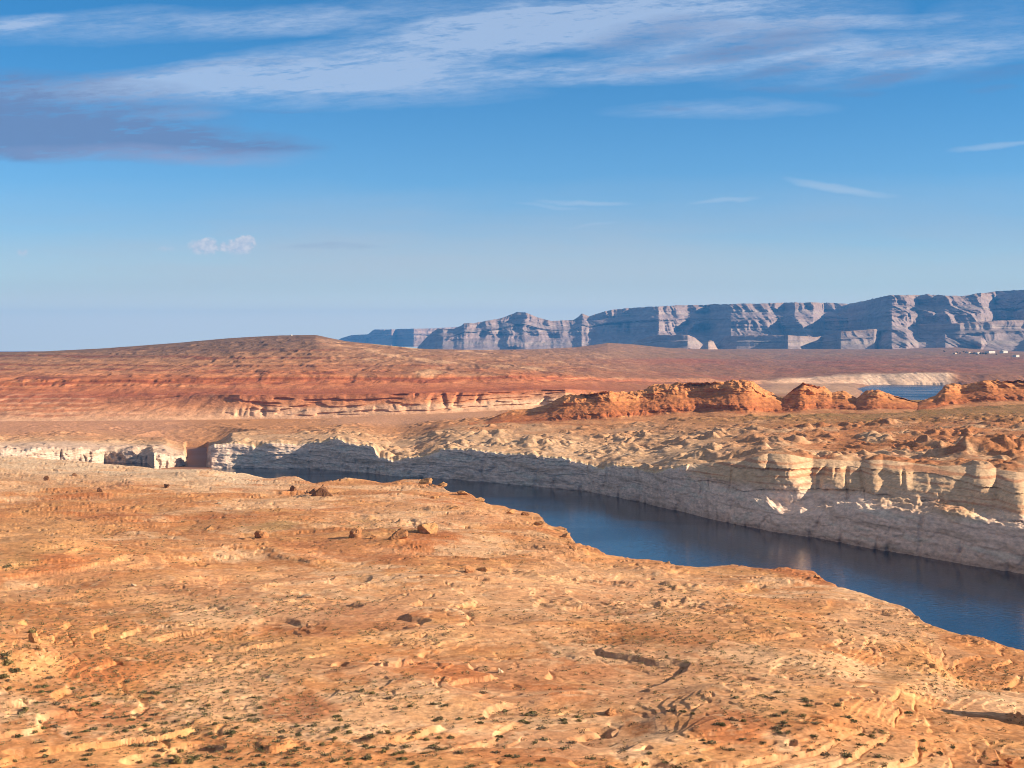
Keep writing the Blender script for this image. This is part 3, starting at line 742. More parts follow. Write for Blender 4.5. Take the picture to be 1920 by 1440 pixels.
def build_hills():
    px = PXF
    Ls = [line(L, px) for L in (L1, L2, L3, L4, L5, L6, L7)]
    D7, z7 = Ls[-1]
    Ls.append((D7 * 1.12 + 120, z7 - 12)); Ls.append((D7 * 1.5 + 900, z7 * 0 + 30))
    cnt = [70, 60, 40, 70, 70, 70, 24, 12]
    Ds, Zs, Ts = [], [], []
    for k in range(len(cnt)):
        f = np.linspace(0, 1, cnt[k], endpoint=False)[:, None]
        if k == 0: fz = f; 
        else: fz = f
        Ds.append(lerp(Ls[k][0][None], Ls[k + 1][0][None], f)); Zs.append(lerp(Ls[k][1][None], Ls[k + 1][1][None], fz))
        Ts.append(np.repeat(k + f, len(px), 1))
    D = np.concatenate(Ds); Z = np.concatenate(Zs); T = np.concatenate(Ts)
    for _ in range(3):
        Z[1:-1] = (Z[:-2] + 2 * Z[1:-1] + Z[2:]) / 4
    PX = np.repeat(px[None], D.shape[0], 0); X = (PX - CX) / F * D
    leftside = sstep(1350, 1000, PX)
    # vertical joints in the lower cliff band
    cl = sstep(380, 480, PX) * sstep(1120, 1060, PX) * sstep(0.02, 0.2, T) * sstep(1.15, 0.95, T)
    j = sstep(0.6, 0.95, ridged(X / 42, T * 0.35, 2, 300)) * 7 * sstep(0.0, 0.4, fbm(X / 200, T, 2, 304)) + 3 * fbm(X / 22, T * 2, 3, 301) + 4 * sstep(0, 0.1, fbm(X / 60, T * 5, 2, 302))
    D = D + cl * j
    # white shore cliffs of the bay, fluted
    sh = sstep(1440, 1540, PX) * sstep(1.97, 2.1, T) * sstep(3.05, 2.9, T)
    D = D + sh * (6 * ridged((X + (T - 2) * 26) / 30, T * 0.5, 3, 303) * sstep(-0.3, 0.3, fbm(X / 90, T, 2, 306)) + 12 * fbm(X / 120, T, 2, 305))
    # gullied red slope above it
    g = leftside * sstep(1.3, 1.8, T) * sstep(6.0, 5.4, T)
    gx = X + 22 * fbm(X / 90, D / 200, 2, 310)
    bay = sstep(1585, 1665, PX + 26 * fbm(D / 160, PX / 60, 3, 340) - 22 * np.abs(T - 1.6)) * sstep(0.9, 1.1, T) * sstep(2.2, 2.0, T)
    amp = sstep(1.1, 2.2, T) * sstep(6.1, 5.6, T) * (1 - bay)
    Z = Z + amp * (5.0 * ridged(gx / 110, D / 420, 3, 311) + 2.6 * ridged(gx / 38, D / 140, 3, 312)) * leftside
    Z = Z + amp * (1 - leftside) * (9.0 * ridged(X / 420, D / 700, 4, 313) + 6.0 * fbm(X / 120, D / 240, 4, 314)) 
    low = sstep(560, 380, PX) * sstep(0.03, 0.2, T) * sstep(1.5, 1.1, T)
    Z = Z + low * (2.2 * ridged(gx / 70, D / 160, 3, 330) + 1.4 * fbm(X / 24, D / 50, 3, 331))
    ledge_shadow = np.exp(-((T - (0.42 + 0.55 * np.clip(PX / 330, -0.5, 1.2))) / 0.03) ** 2) * sstep(360, 330, PX)  # mask of a thin ledge line: cut step plus painted shadow
    Z = Z - 3.0 * ledge_shadow
    # ledges: resistant beds stand out as little steps
    q = Z + 2.0 * fbm(X / 200, D / 300, 2, 315)
    step = 7.0; fr = q / step - np.floor(q / step)
    Z = Z + 0.35 * step * (sstep(0.55, 0.95, fr) - fr) * g * sstep(-0.3, 0.3, fbm(X / 300, D / 400, 2, 316))
    Z = Z + hill_noise(X, D, D) * 0.4 * sstep(6.1, 5.6, T) * (1 - bay) * sstep(0.9, 1.4, T)
    Z = lerp(Z, np.minimum(Z, -3), sstep(0.1, 0.7, bay))
    # colours by bed
    n1 = fbm(X / 260, D / 500, 4, 320); n2 = fbm(X / 60, D / 130, 4, 321); n3 = fbm(X / 16, D / 40, 3, 322)
    beds = np.array([(0.62, 0.46, 0.32), (0.54, 0.30, 0.17), (0.34, 0.135, 0.075), (0.50, 0.235, 0.12), (0.36, 0.145, 0.075), (0.46, 0.20, 0.095), (0.44, 0.225, 0.12), (0.42, 0.25, 0.14), (0.23, 0.16, 0.11)])
    tb = np.array([0.0, 0.5, 1.1, 1.7, 2.1, 3.0, 3.7, 4.4, 5.6])
    Tn = T + 0.10 * n1 + 0.06 * n2
    cl_ = np.stack([np.interp(Tn, tb, beds[:, i]) for i in range(3)], -1)
    cl_ = mixc(cl_, (0.64, 0.50, 0.36), cl * sstep(0.6, 0.35, T + 0.1 * n2) * 0.8 + 0.6 * cl * sstep(0.85, 0.7, T + 0.2 * n2) * sstep(850, 950, PX) * 0.7)
    # stripes within the slope
    zb = Z + 1.5 * n2
    stripe = np.sin(zb * 0.8 + 4.5 * n1) * 0.5 + np.sin(zb * 0.37 + 1.0 + 2 * n2) * 0.4 + 0.7 * n2
    cl_ = mixc(cl_, (0.23, 0.08, 0.048), g * 0.75 * sstep(0.1, 0.8, stripe))
    cl_ = mixc(cl_, (0.58, 0.33, 0.18), g * 0.5 * sstep(0.2, 0.8, -stripe))
    zl_ = np.sin(Z * 1.1 + 3 * n2 + 2 * n1) 
    cl_ = mixc(cl_, (0.36, 0.155, 0.085), low * 0.55 * sstep(0.2, 0.9, zl_ * sstep(-0.3, 0.3, n1) + 0.9 * n2)); cl_ = mixc(cl_, (0.64, 0.47, 0.33), low * 0.45 * sstep(0.3, 0.9, -zl_ * sstep(-0.3, 0.3, n1) + 1.1 * n3))
    cl_ = mixc(cl_, (0.16, 0.08, 0.05), ledge_shadow * 0.7)  # shadow of the ledge, painted dark into the hill colour
    tanm = sstep(4.2, 5.2, Tn) * sstep(500, 900, PX)
    cl_ = mixc(cl_, (0.40, 0.26, 0.16), tanm * 0.7)
    crest = sstep(4.85, 5.15, Tn + 0.2 * n2) * sstep(120, 330, PX) * sstep(640, 570, PX)
    cl_ = mixc(cl_, (0.22, 0.155, 0.112), crest * 0.75)
    cl_ = mixc(cl_, (0.62, 0.52, 0.34), sstep(5.6, 5.85, T) * sstep(690, 715, PX) * sstep(800, 770, PX))
    mid = sstep(560, 700, PX) * sstep(1500, 1200, PX) * sstep(2.2, 3.0, Tn)
    cl_ = mixc(cl_, (0.34, 0.21, 0.13), mid * 0.75 * sstep(-0.35, 0.2, n1))
    cl_ = mixc(cl_, (0.60, 0.42, 0.26), mid * 0.9 * sstep(0.12, 0.4, n1 * 0.7 + 0.6 * n2))
    cr = np.empty_like(cl_); cr[:] = (0.31, 0.18, 0.115)
    cr = mixc(cr, (0.36, 0.165, 0.105), sstep(-0.1, 0.4, n1 + 0.3 * n2))
    cr = mixc(cr, (0.30, 0.22, 0.14), sstep(4.3, 5.2, Tn) * 0.85)
    cr = mixc(cr, (0.50, 0.30, 0.19), 0.8 * sstep(0.2, 0.45, n2) * sstep(3.6, 5.6, Tn))
    cr = mixc(cr, (0.40, 0.15, 0.08), 0.8 * sstep(4.3, 4.5, Tn) * sstep(5.0, 4.8, Tn) * sstep(1420, 1300, PX))
    cr = mixc(cr, (0.15, 0.095, 0.075), 0.6 * sstep(0.08, 0.45, n3 + 0.8 * n2)); cr = mixc(cr, (0.44, 0.22, 0.13), 0.6 * sstep(0.15, 0.45, -n3 + 0.6 * n2 + 0.3 * n1))
    shore = sstep(1420, 1520, PX) * sstep(1800, 1770, PX) * sstep(1.9, 2.05, T) * sstep(3.15, 2.95, T + 0.1 * n3)
    c = lerp(cr, cl_, leftside[..., None])
    c = mixc(c, (0.66, 0.58, 0.46), shore)
    c = mixc(c, (0.60, 0.47, 0.34), 0.7 * sstep(1380, 1460, PX) * sstep(1640, 1590, PX) * sstep(1.0, 1.3, T) * sstep(3.2, 2.7, T))
    c *= 1.05 * (1 + 0.14 * n3 + 0.16 * n2)[..., None]
    up = sstep(2.2, 3.6, T)[..., None]
    c = c * lerp(np.array([0.80, 0.68, 0.62]), lerp(np.array([1.0, 0.82, 0.76]), np.array([0.82, 0.71, 0.69]), up), np.maximum(leftside, shore)[..., None])
    o = grid_mesh('hills', X, D, Z, c, MAT_HILL)
    tag(o, 'banded red and orange desert hills rising behind the canyon to a long ridge', kind='structure')
    return dict(px=px, D=D, Z=Z)


HILLS = build_hills()

# ------------------------------------------------------------------ red sandstone outcrops standing on the plateau
CREST = [(880, 796), (915, 788), (940, 776), (960, 769), (1000, 766), (1030, 756), (1058, 740), (1100, 738), (1130, 733), (1180, 735), (1215, 727), (1225, 720), (1280, 718), (1320, 716),
         (1360, 716), (1366, 712), (1410, 713), (1422, 723), (1450, 738), (1466, 747), (1490, 727), (1500, 719), (1507, 717), (1522, 722), (1545, 725), (1560, 735), (1580, 732), (1600, 742), (1606, 747), (1612, 742),
         (1625, 732), (1645, 730), (1680, 742), (1712, 752), (1722, 754), (1732, 750), (1755, 741), (1772, 722), (1790, 718), (1803, 722), (1835, 715), (1850, 711), (1880, 714), (1920, 712), (2000, 716), (2120, 730), (2260, 770)]


def build_outcrop(x0, x1, label, seed):
    px = np.arange(x0, x1 + 0.1, 1.1)
    yb = poly(BASE_Y, px); yc = poly(CREST, px)
    Db = 1700 + 14 * np.sin(px / 47.0) + 5 * np.sin(px / 19.0 + 1) + 10 * fbm(px / 90, px * 0, 2, seed + 20) - 25 * sstep(1460, 1700, px)
    edge = np.minimum(sstep(x0, x0 + 14, px), sstep(x1, x1 - 14, px))
    z0 = np.array([np.interp(b, FAR['D'][160:, int(np.searchsorted(FAR['px'], q))], FAR['Z'][160:, int(np.searchsorted(FAR['px'], q))]) for q, b in zip(px, Db)])
    z0 = np.convolve(np.pad(z0, 15, mode='edge'), np.ones(31) / 31, 'valid') - 0.5
    Dc = Db + 85 + 18 * np.sin(px / 31.0)
    z4 = zat(yc, Dc); hgt = np.maximum(z4 - z0, 0.5)
    fr = [(-46, -0.25), (-36, 0.0), (0, 0.13), (9, 0.30), (20, 0.38), (52, 0.58), (62, 0.80), (74, 0.93)]
    Dl = [Db + a + 0 * px for a, b in fr] + [Dc, Dc + 25, Dc + 60, Dc + 140]
    Zl = [np.where(b < 0, z0 - 4, z0 + hgt * b) for a, b in fr] + [z4, z0 + hgt * 0.9, z0 + hgt * 0.5, z0 - 40]
    cnt = [6, 20, 22, 22, 24, 26, 22, 20, 14, 8, 8]
    Ds, Zs, Ts = [], [], []
    for k, n in enumerate(cnt):
        f = np.linspace(0, 1, n, endpoint=False)[:, None]
        Ds.append(lerp(Dl[k][None], Dl[k + 1][None], f)); Zs.append(lerp(Zl[k][None], Zl[k + 1][None], f)); Ts.append(np.repeat(k + f, len(px), 1))
    D = np.concatenate(Ds); Z = np.concatenate(Zs); T = np.concatenate(Ts)
    for _ in range(4): Z[1:-1] = (Z[:-2] + 2 * Z[1:-1] + Z[2:]) / 4
    PX = np.repeat(px[None], len(D), 0); X = (PX - CX) / F * D
    hk = np.clip(hgt / 30, 0.15, 1.0)[None]
    frac = np.clip((Z - z0[None]) / hgt[None], 0, 1)
    w = sstep(0.04, 0.2, frac) * sstep(10.5, 8.5, T)
    wob = 6 * fbm(X / 22, Z / 12, 2, seed + 5)
    D = D - w * hk * (5 * fbm((X + 2 * wob) / 60, Z / 60, 3, seed) + (0.25 + 0.9 * sstep(0.62, 0.8, frac) + 0.5 * sstep(0.42, 0.3, frac)) * 7 * sstep(-0.2, 0.3, fbm(X / 90, D / 90, 2, seed + 11)) * ridged((X + 2 * wob) / 34, Z / 50, 3, seed + 12) + (0.3 + 0.9 * sstep(0.6, 0.78, frac) + 0.6 * sstep(0.42, 0.3, frac)) * 8 * fbm((X + wob) / 13, Z / 11, 4, seed + 1) + 3.5 * fbm(X / 40, Z / 2.4, 3, seed + 2) - 4)
    crestn = sstep(5.5, 7.0, T) * sstep(10, 8.4, T)
    Z = Z + hk * (1.6 * fbm(X / 9, D / 14, 3, seed + 3) * w + 2.0 * crestn * (np.abs(fbm(X / 12, D / 20, 3, seed + 4)) * 2 - 0.6))
    X = (PX - CX) / F * D
    n2 = fbm(X / 20, D / 30, 3, seed + 7)
    c = np.empty(Z.shape + (3,)); c[:] = (0.47, 0.205, 0.085)
    c = mixc(c, (0.58, 0.30, 0.13), sstep(0.45, 0.85, frac + 0.25 * n2))
    c = mixc(c, (0.37, 0.135, 0.06), sstep(0.45, 0.15, frac + 0.2 * n2) * 0.8)
    c = mixc(c, (0.56, 0.34, 0.18), 0.8 * sstep(0.20, 0.06, frac + 0.10 * n2))
    st = np.sin(Z * 1.4 + 2 * n2)
    c = mixc(c, (0.33, 0.13, 0.065), 0.4 * sstep(0.3, 0.9, st))
    c *= (1 + 0.2 * fbm(X / 5, D / 8, 3, seed + 8))[..., None] * np.array([0.96, 0.84, 0.80])
    o = grid_mesh('sandstone_outcrop', X, D, Z, c, MAT_CROP)
    tag(o, label, 'rock outcrop', 'red sandstone outcrops on the plateau', 'structure')


build_outcrop(880, 1468, 'longest red sandstone outcrop with a knobby flat top, dark hollows on its left', 400)
build_outcrop(1462, 1608, 'steep cone shaped red outcrop right of the longest one', 430)
build_outcrop(1604, 1726, 'smallest low red outcrop in front of the bay, between two larger ones', 460)
build_outcrop(1722, 2260, 'rounded red outcrop with several domes at the right edge', 490)

# ------------------------------------------------------------------ mesas on the horizon


def build_mesa(name, label, px, top, rimD, baseY, prof, seed, tone, amp=1.0, flute=160.0, back=2500.0):
    """prof: list of (fraction of height, horizontal run in m from the rim towards the viewer) from foot to rim"""
    yt = poly(top, px); Dr = poly(rimD, px); zt = zat(yt, Dr); zb = zat(baseY, Dr)
    hgt = np.maximum(zt - zb, 5)
    Dl = [Dr - b * (hgt / 500.0) for a, b in prof] + [Dr + 300, Dr + back]
    Zl = [zb + a * hgt for a, b in prof] + [zt + 0 * px, zb + hgt * 0.6]
    cnt = [40] * (len(prof) - 1) + [10, 6]
    Ds, Zs, Ts = [], [], []
    for k, n in enumerate(cnt):
        f = np.linspace(0, 1, n, endpoint=False)[:, None]
        Ds.append(lerp(Dl[k][None], Dl[k + 1][None], f)); Zs.append(lerp(Zl[k][None], Zl[k + 1][None], f)); Ts.append(np.repeat(k + f, len(px), 1))
    D = np.concatenate(Ds); Z = np.concatenate(Zs); T = np.concatenate(Ts)
    PX = np.repeat(px[None], len(D), 0); X = (PX - CX) / F * D
    frac = np.clip((Z - zb[None]) / hgt[None], 0, 1)
    w = sstep(0.0, 0.1, frac) * sstep(len(prof) - 0.6, len(prof) - 1.0, T)
    hk = (hgt / 500.0)[None]
    wob = 60 * fbm(X / 300, Z / 160, 2, seed + 4)
    steep = np.interp(T, range(len(prof) + 2), [0.4] + [0.8] * (len(prof) - 2) + [1.0, 0.2, 0.0])
    D = D - amp * w * hk * (flute * 3.0 * ridged((X + 4 * wob) / 1500, Z / 2500, 3, seed) + flute * 1.4 * fbm((X + 3 * wob) / 700 + 3 * sstep(0.62, 0.68, frac), Z / 900, 4, seed + 12) + flute * 1.2 * ridged((X + wob) / 300, Z / 1500, 4, seed + 1) * (0.5 + 0.5 * steep)
                            + flute * 0.8 * fbm((X + wob) / 90, Z / 300, 4, seed + 2) * steep + flute * 0.25 * fbm(X / 600, Z / 22, 3, seed + 9) - flute * 1.2)
    Z = Z + w * (12 * fbm(X / 160, D / 160, 3, seed + 3)) * hk
    n2 = fbm(X / 400, Z / 60, 4, seed + 6)
    c = np.empty(Z.shape + (3,)); c[:] = np.array(tone) * np.array([0.92, 0.83, 0.86])
    lay = np.sin(Z * 0.09 + 1.5 * n2) * 0.6 + np.sin(Z * 0.037 + 2) * 0.5
    c = mixc(c, (0.40, 0.35, 0.29), 0.35 * sstep(0.2, 0.8, lay))
    c = mixc(c, (0.20, 0.155, 0.13), 0.4 * sstep(0.2, 0.8, -lay))
    c = mixc(c, (0.30, 0.20, 0.15), 0.5 * sstep(0.86, 0.97, frac))
    c *= (1 + 0.2 * fbm(X / 80, Z / 40, 3, seed + 7))[..., None]
    X = (PX - CX) / F * D
    o = grid_mesh(name, X, D, Z, c, MAT_MESA)
    tag(o, label, 'mesa', None, 'structure')


CLIFFY = [(0.0, 1500), (0.25, 800), (0.42, 480), (0.66, 360), (0.74, 130), (0.97, 40), (1.0, 0)]
SLOPY = [(0.0, 2300), (0.22, 1500), (0.40, 1050), (0.60, 930), (0.70, 560), (0.80, 240), (0.93, 130), (1.0, 0)]
build_mesa('mesa', 'faint blue flat topped mesa farthest away, low on the horizon', np.arange(630, 880, 1.3),
           [(630, 640), (640, 634), (660, 628), (690, 627), (697, 621), (702, 618), (740, 618), (745, 617), (810, 616), (880, 612)], [(630, 27000), (690, 26500), (735, 26000), (742, 27000), (775, 25500), (880, 26500)], 650, CLIFFY, 510, (0.40, 0.31, 0.25), 0.8)
build_mesa('mesa', 'long blue grey mesa with a peaked butte at its left and stepped cliffs', np.arange(780, 2300, 1.3),
           [(780, 655), (786, 648), (800, 632), (812, 622), (820, 616), (850, 617), (866, 610), (870, 606), (890, 606), (905, 603), (940, 597), (968, 587), (985, 587), (1010, 596), (1035, 602), (1075, 600), (1084, 594), (1091, 587), (1105, 593),
            (1130, 585), (1160, 580), (1200, 577), (1240, 574), (1300, 573), (1400, 570), (1500, 568), (1560, 568), (1590, 570), (1610, 566), (1640, 560), (1668, 554), (1672, 554), (1740, 553), (1765, 554), (1800, 556), (1820, 553), (1850, 548), (1870, 545), (1920, 543), (2300, 538)],
           [(780, 17300), (830, 16400), (880, 16500), (965, 17300), (1010, 16900), (1080, 17200), (1180, 17400), (1235, 16300), (1290, 17300), (1330, 17300), (1370, 15900), (1440, 15900), (1470, 16500), (1490, 15900), (1525, 16000), (1545, 17700),
            (1590, 17500), (1655, 14700), (1672, 14350), (1700, 14400), (1722, 14900), (1755, 14800), (1772, 14300), (1840, 14500), (1868, 16300), (1900, 16100), (1940, 14500), (2040, 14400), (2070, 15800), (2300, 15500)],
           655, SLOPY, 530, (0.33, 0.285, 0.275), 1.0)
build_mesa('mesa', 'lower stepped bench of shaded cliffs in front of the long mesa', np.arange(1170, 2300, 1.3),
           [(1170, 655), (1190, 641), (1215, 632), (1235, 628), (1290, 628), (1303, 633), (1318, 646), (1345, 645), (1360, 630), (1380, 629), (1470, 628), (1530, 632), (1568, 625), (1573, 622), (1642, 617), (1650, 622), (1668, 616), (1690, 609), (1705, 608), (1785, 607), (1795, 606), (1860, 602), (1920, 600), (2300, 598)],
           [(1170, 13600), (1200, 13400), (1290, 13000), (1320, 13600), (1350, 13800), (1380, 13300), (1472, 13000), (1476, 12700), (1500, 12800), (1540, 13600), (1570, 13400), (1575, 12600), (1640, 12700), (1655, 13600), (1690, 13900), (1790, 12700), (1800, 12650), (1900, 12800), (2300, 12700)],
           664, CLIFFY, 560, (0.33, 0.29, 0.27), 0.6, 120.0, 1500)
build_mesa('butte', 'small pale rounded butte alone at the foot of the long mesa', np.arange(1300, 1356, 0.8),
           [(1300, 656), (1312, 655), (1317, 648), (1322, 641), (1332, 638), (1338, 640), (1343, 650), (1346, 655), (1356, 656)], [(1300, 12600), (1328, 12450), (1356, 12600)], 656, [(0.0, 900), (0.5, 500), (0.85, 300), (1.0, 0)], 580, (0.52, 0.42, 0.33), 0.2, 60.0, 500)

# ------------------------------------------------------------------ haze
hb = 33000.0
me = bpy.data.meshes.new('haze'); bm = bmesh.new(); bmesh.ops.create_cube(bm, size=1.0); bm.to_mesh(me); bm.free()
haze = link('haze', me); haze.scale = (2.1 * S_, 1.25 * S_, 1000.0); haze.location = (0, S_ * 0.4, 491.0)
mh = bpy.data.materials.new('haze_air'); mh.use_nodes = True
t = mh.node_tree; t.nodes.clear(); out = t.nodes.new('ShaderNodeOutputMaterial'); pv = t.nodes.new('ShaderNodeVolumePrincipled')
pv.inputs['Density'].default_value = 3.0e-5; pv.inputs['Color'].default_value = (0.08, 0.38, 1.0, 1); pv.inputs['Anisotropy'].default_value = 0.0
t.links.new(pv.outputs[0], out.inputs['Volume']); me.materials.append(mh)
tag(haze, 'thin blue desert haze lying over the far mesas', kind='stuff')

# ------------------------------------------------------------------ desert shrubs on the near bank
MAT_SHRUB = None


def leaf_material(name):
    m = bpy.data.materials.new(name); m.use_nodes = True
    t = m.node_tree; t.nodes.clear(); E.tree = t
    out = t.nodes.new('ShaderNodeOutputMaterial'); b = t.nodes.new('ShaderNodeBsdfPrincipled')
    t.links.new(b.outputs[0], out.inputs[0]); b.inputs['Roughness'].default_value = 0.85
    b.inputs['Specular IOR Level'].default_value = 0.1
    at = t.nodes.new('ShaderNodeVertexColor'); at.layer_name = 'Col'
    t.links.new(at.outputs[0], b.inputs['Base Color'])
    return m


MAT_SHRUB = leaf_material('shrub_leaves')
GREENS = [(0.150, 0.140, 0.082), (0.175, 0.155, 0.095), (0.125, 0.125, 0.062), (0.205, 0.170, 0.078), (0.150, 0.122, 0.086)]


def shrub_arrays(n, seed, green, spread=1.0, tall=0.75):
    """n leaf sprigs spread through a low uneven dome of unit radius; returns verts, quads, colours"""
    g = np.random.default_rng(seed)
    lob = g.normal(0, 0.45, (4, 2)) * spread
    k = g.integers(0, 4, n)
    ph = g.uniform(0, 2 * np.pi, n); r = np.sqrt(g.uniform(0, 1, n)) * 0.62
    c = np.stack([lob[k, 0] + r * np.cos(ph), lob[k, 1] + r * np.sin(ph)], 1)
    hmax = tall * np.sqrt(np.clip(1 - (r / 0.75) ** 2, 0.05, 1)) * (0.7 + 0.3 * np.cos(k * 2.1))
    z = g.uniform(0.0, 1.0, n) ** 0.7 * hmax
    cen = np.concatenate([c, z[:, None]], 1)
    a = g.normal(size=(n, 3)); a[:, 2] = np.abs(a[:, 2]) + 0.3; a /= np.linalg.norm(a, axis=1)[:, None]
    b = np.cross(a, g.normal(size=(n, 3))); b /= np.linalg.norm(b, axis=1)[:, None]
    L = g.uniform(0.16, 0.34, n)[:, None]; W = g.uniform(0.06, 0.15, n)[:, None]
    v = np.stack([cen - b * W, cen + b * W, cen + a * L + b * W * 0.5, cen + a * L - b * W * 0.5], 1).reshape(-1, 3)
    f = np.arange(4 * n).reshape(n, 4)
    col = np.asarray(green)[None] * g.uniform(0.6, 1.5, (n, 1)) * np.array([1, 1, 0.95])
    return v, f, np.repeat(col, 4, 0)


def scrub_density(px, y):
    d = 0.10
    for (ax, ay, rx, ry, am) in [(330, 1255, 260, 110, 1.2), (380, 1330, 240, 110, 1.3), (60, 1250, 150, 130, 0.8), (520, 1140, 240, 24, 1.3), (220, 1150, 280, 70, 0.6), (180, 1020, 150, 40, 0.8), (30, 1060, 70, 20, 1.0),
                                 (500, 1400, 340, 60, 0.8), (720, 1300, 120, 40, 0.8), (760, 1190, 140, 24, 0.7), (1330, 1150, 230, 60, 1.0), (1420, 1250, 240, 40, 0.8), (1650, 1180, 120, 60, 0.6), (1800, 1270, 130, 50, 0.9),
                                 (1430, 1340, 120, 40, 0.8), (1100, 1150, 260, 30, 0.5), (1000, 1345, 140, 16, 0.8), (620, 985, 300, 18, 0.9), (1050, 1040, 160, 40, 0.5), (1600, 1400, 70, 50, 0.6), (1250, 1210, 260, 40, 0.5)]:
        r = ((px - ax) / rx) ** 2 + ((y - ay) / ry) ** 2
        if r < 1: d += 0.6 * am * (1 - r) ** 0.6
    return d


BIG = [(697, 1386, 1.5), (1591, 1425, 1.7), (1352, 1083, 1.3), (1122, 1050, 1.4), (1620, 1168, 1.5), (84, 1288, 1.3), (330, 1432, 2.0), (1330, 1395, 1.6), (1660, 1378, 1.0), (1552, 1416, 1.2), (1890, 1295, 1.5),
       (1555, 1190, 1.1), (1370, 1350, 1.3), (1820, 1275, 1.1), (60, 1188, 1.6), (10, 1230, 2.2), (16, 1250, 2.4), (25, 1262, 2.2), (5, 1272, 2.2), (180, 1022, 1.8), (165, 1030, 1.6), (15, 1065, 2.0), (40, 1062, 1.6), (1380, 1310, 1.2)]


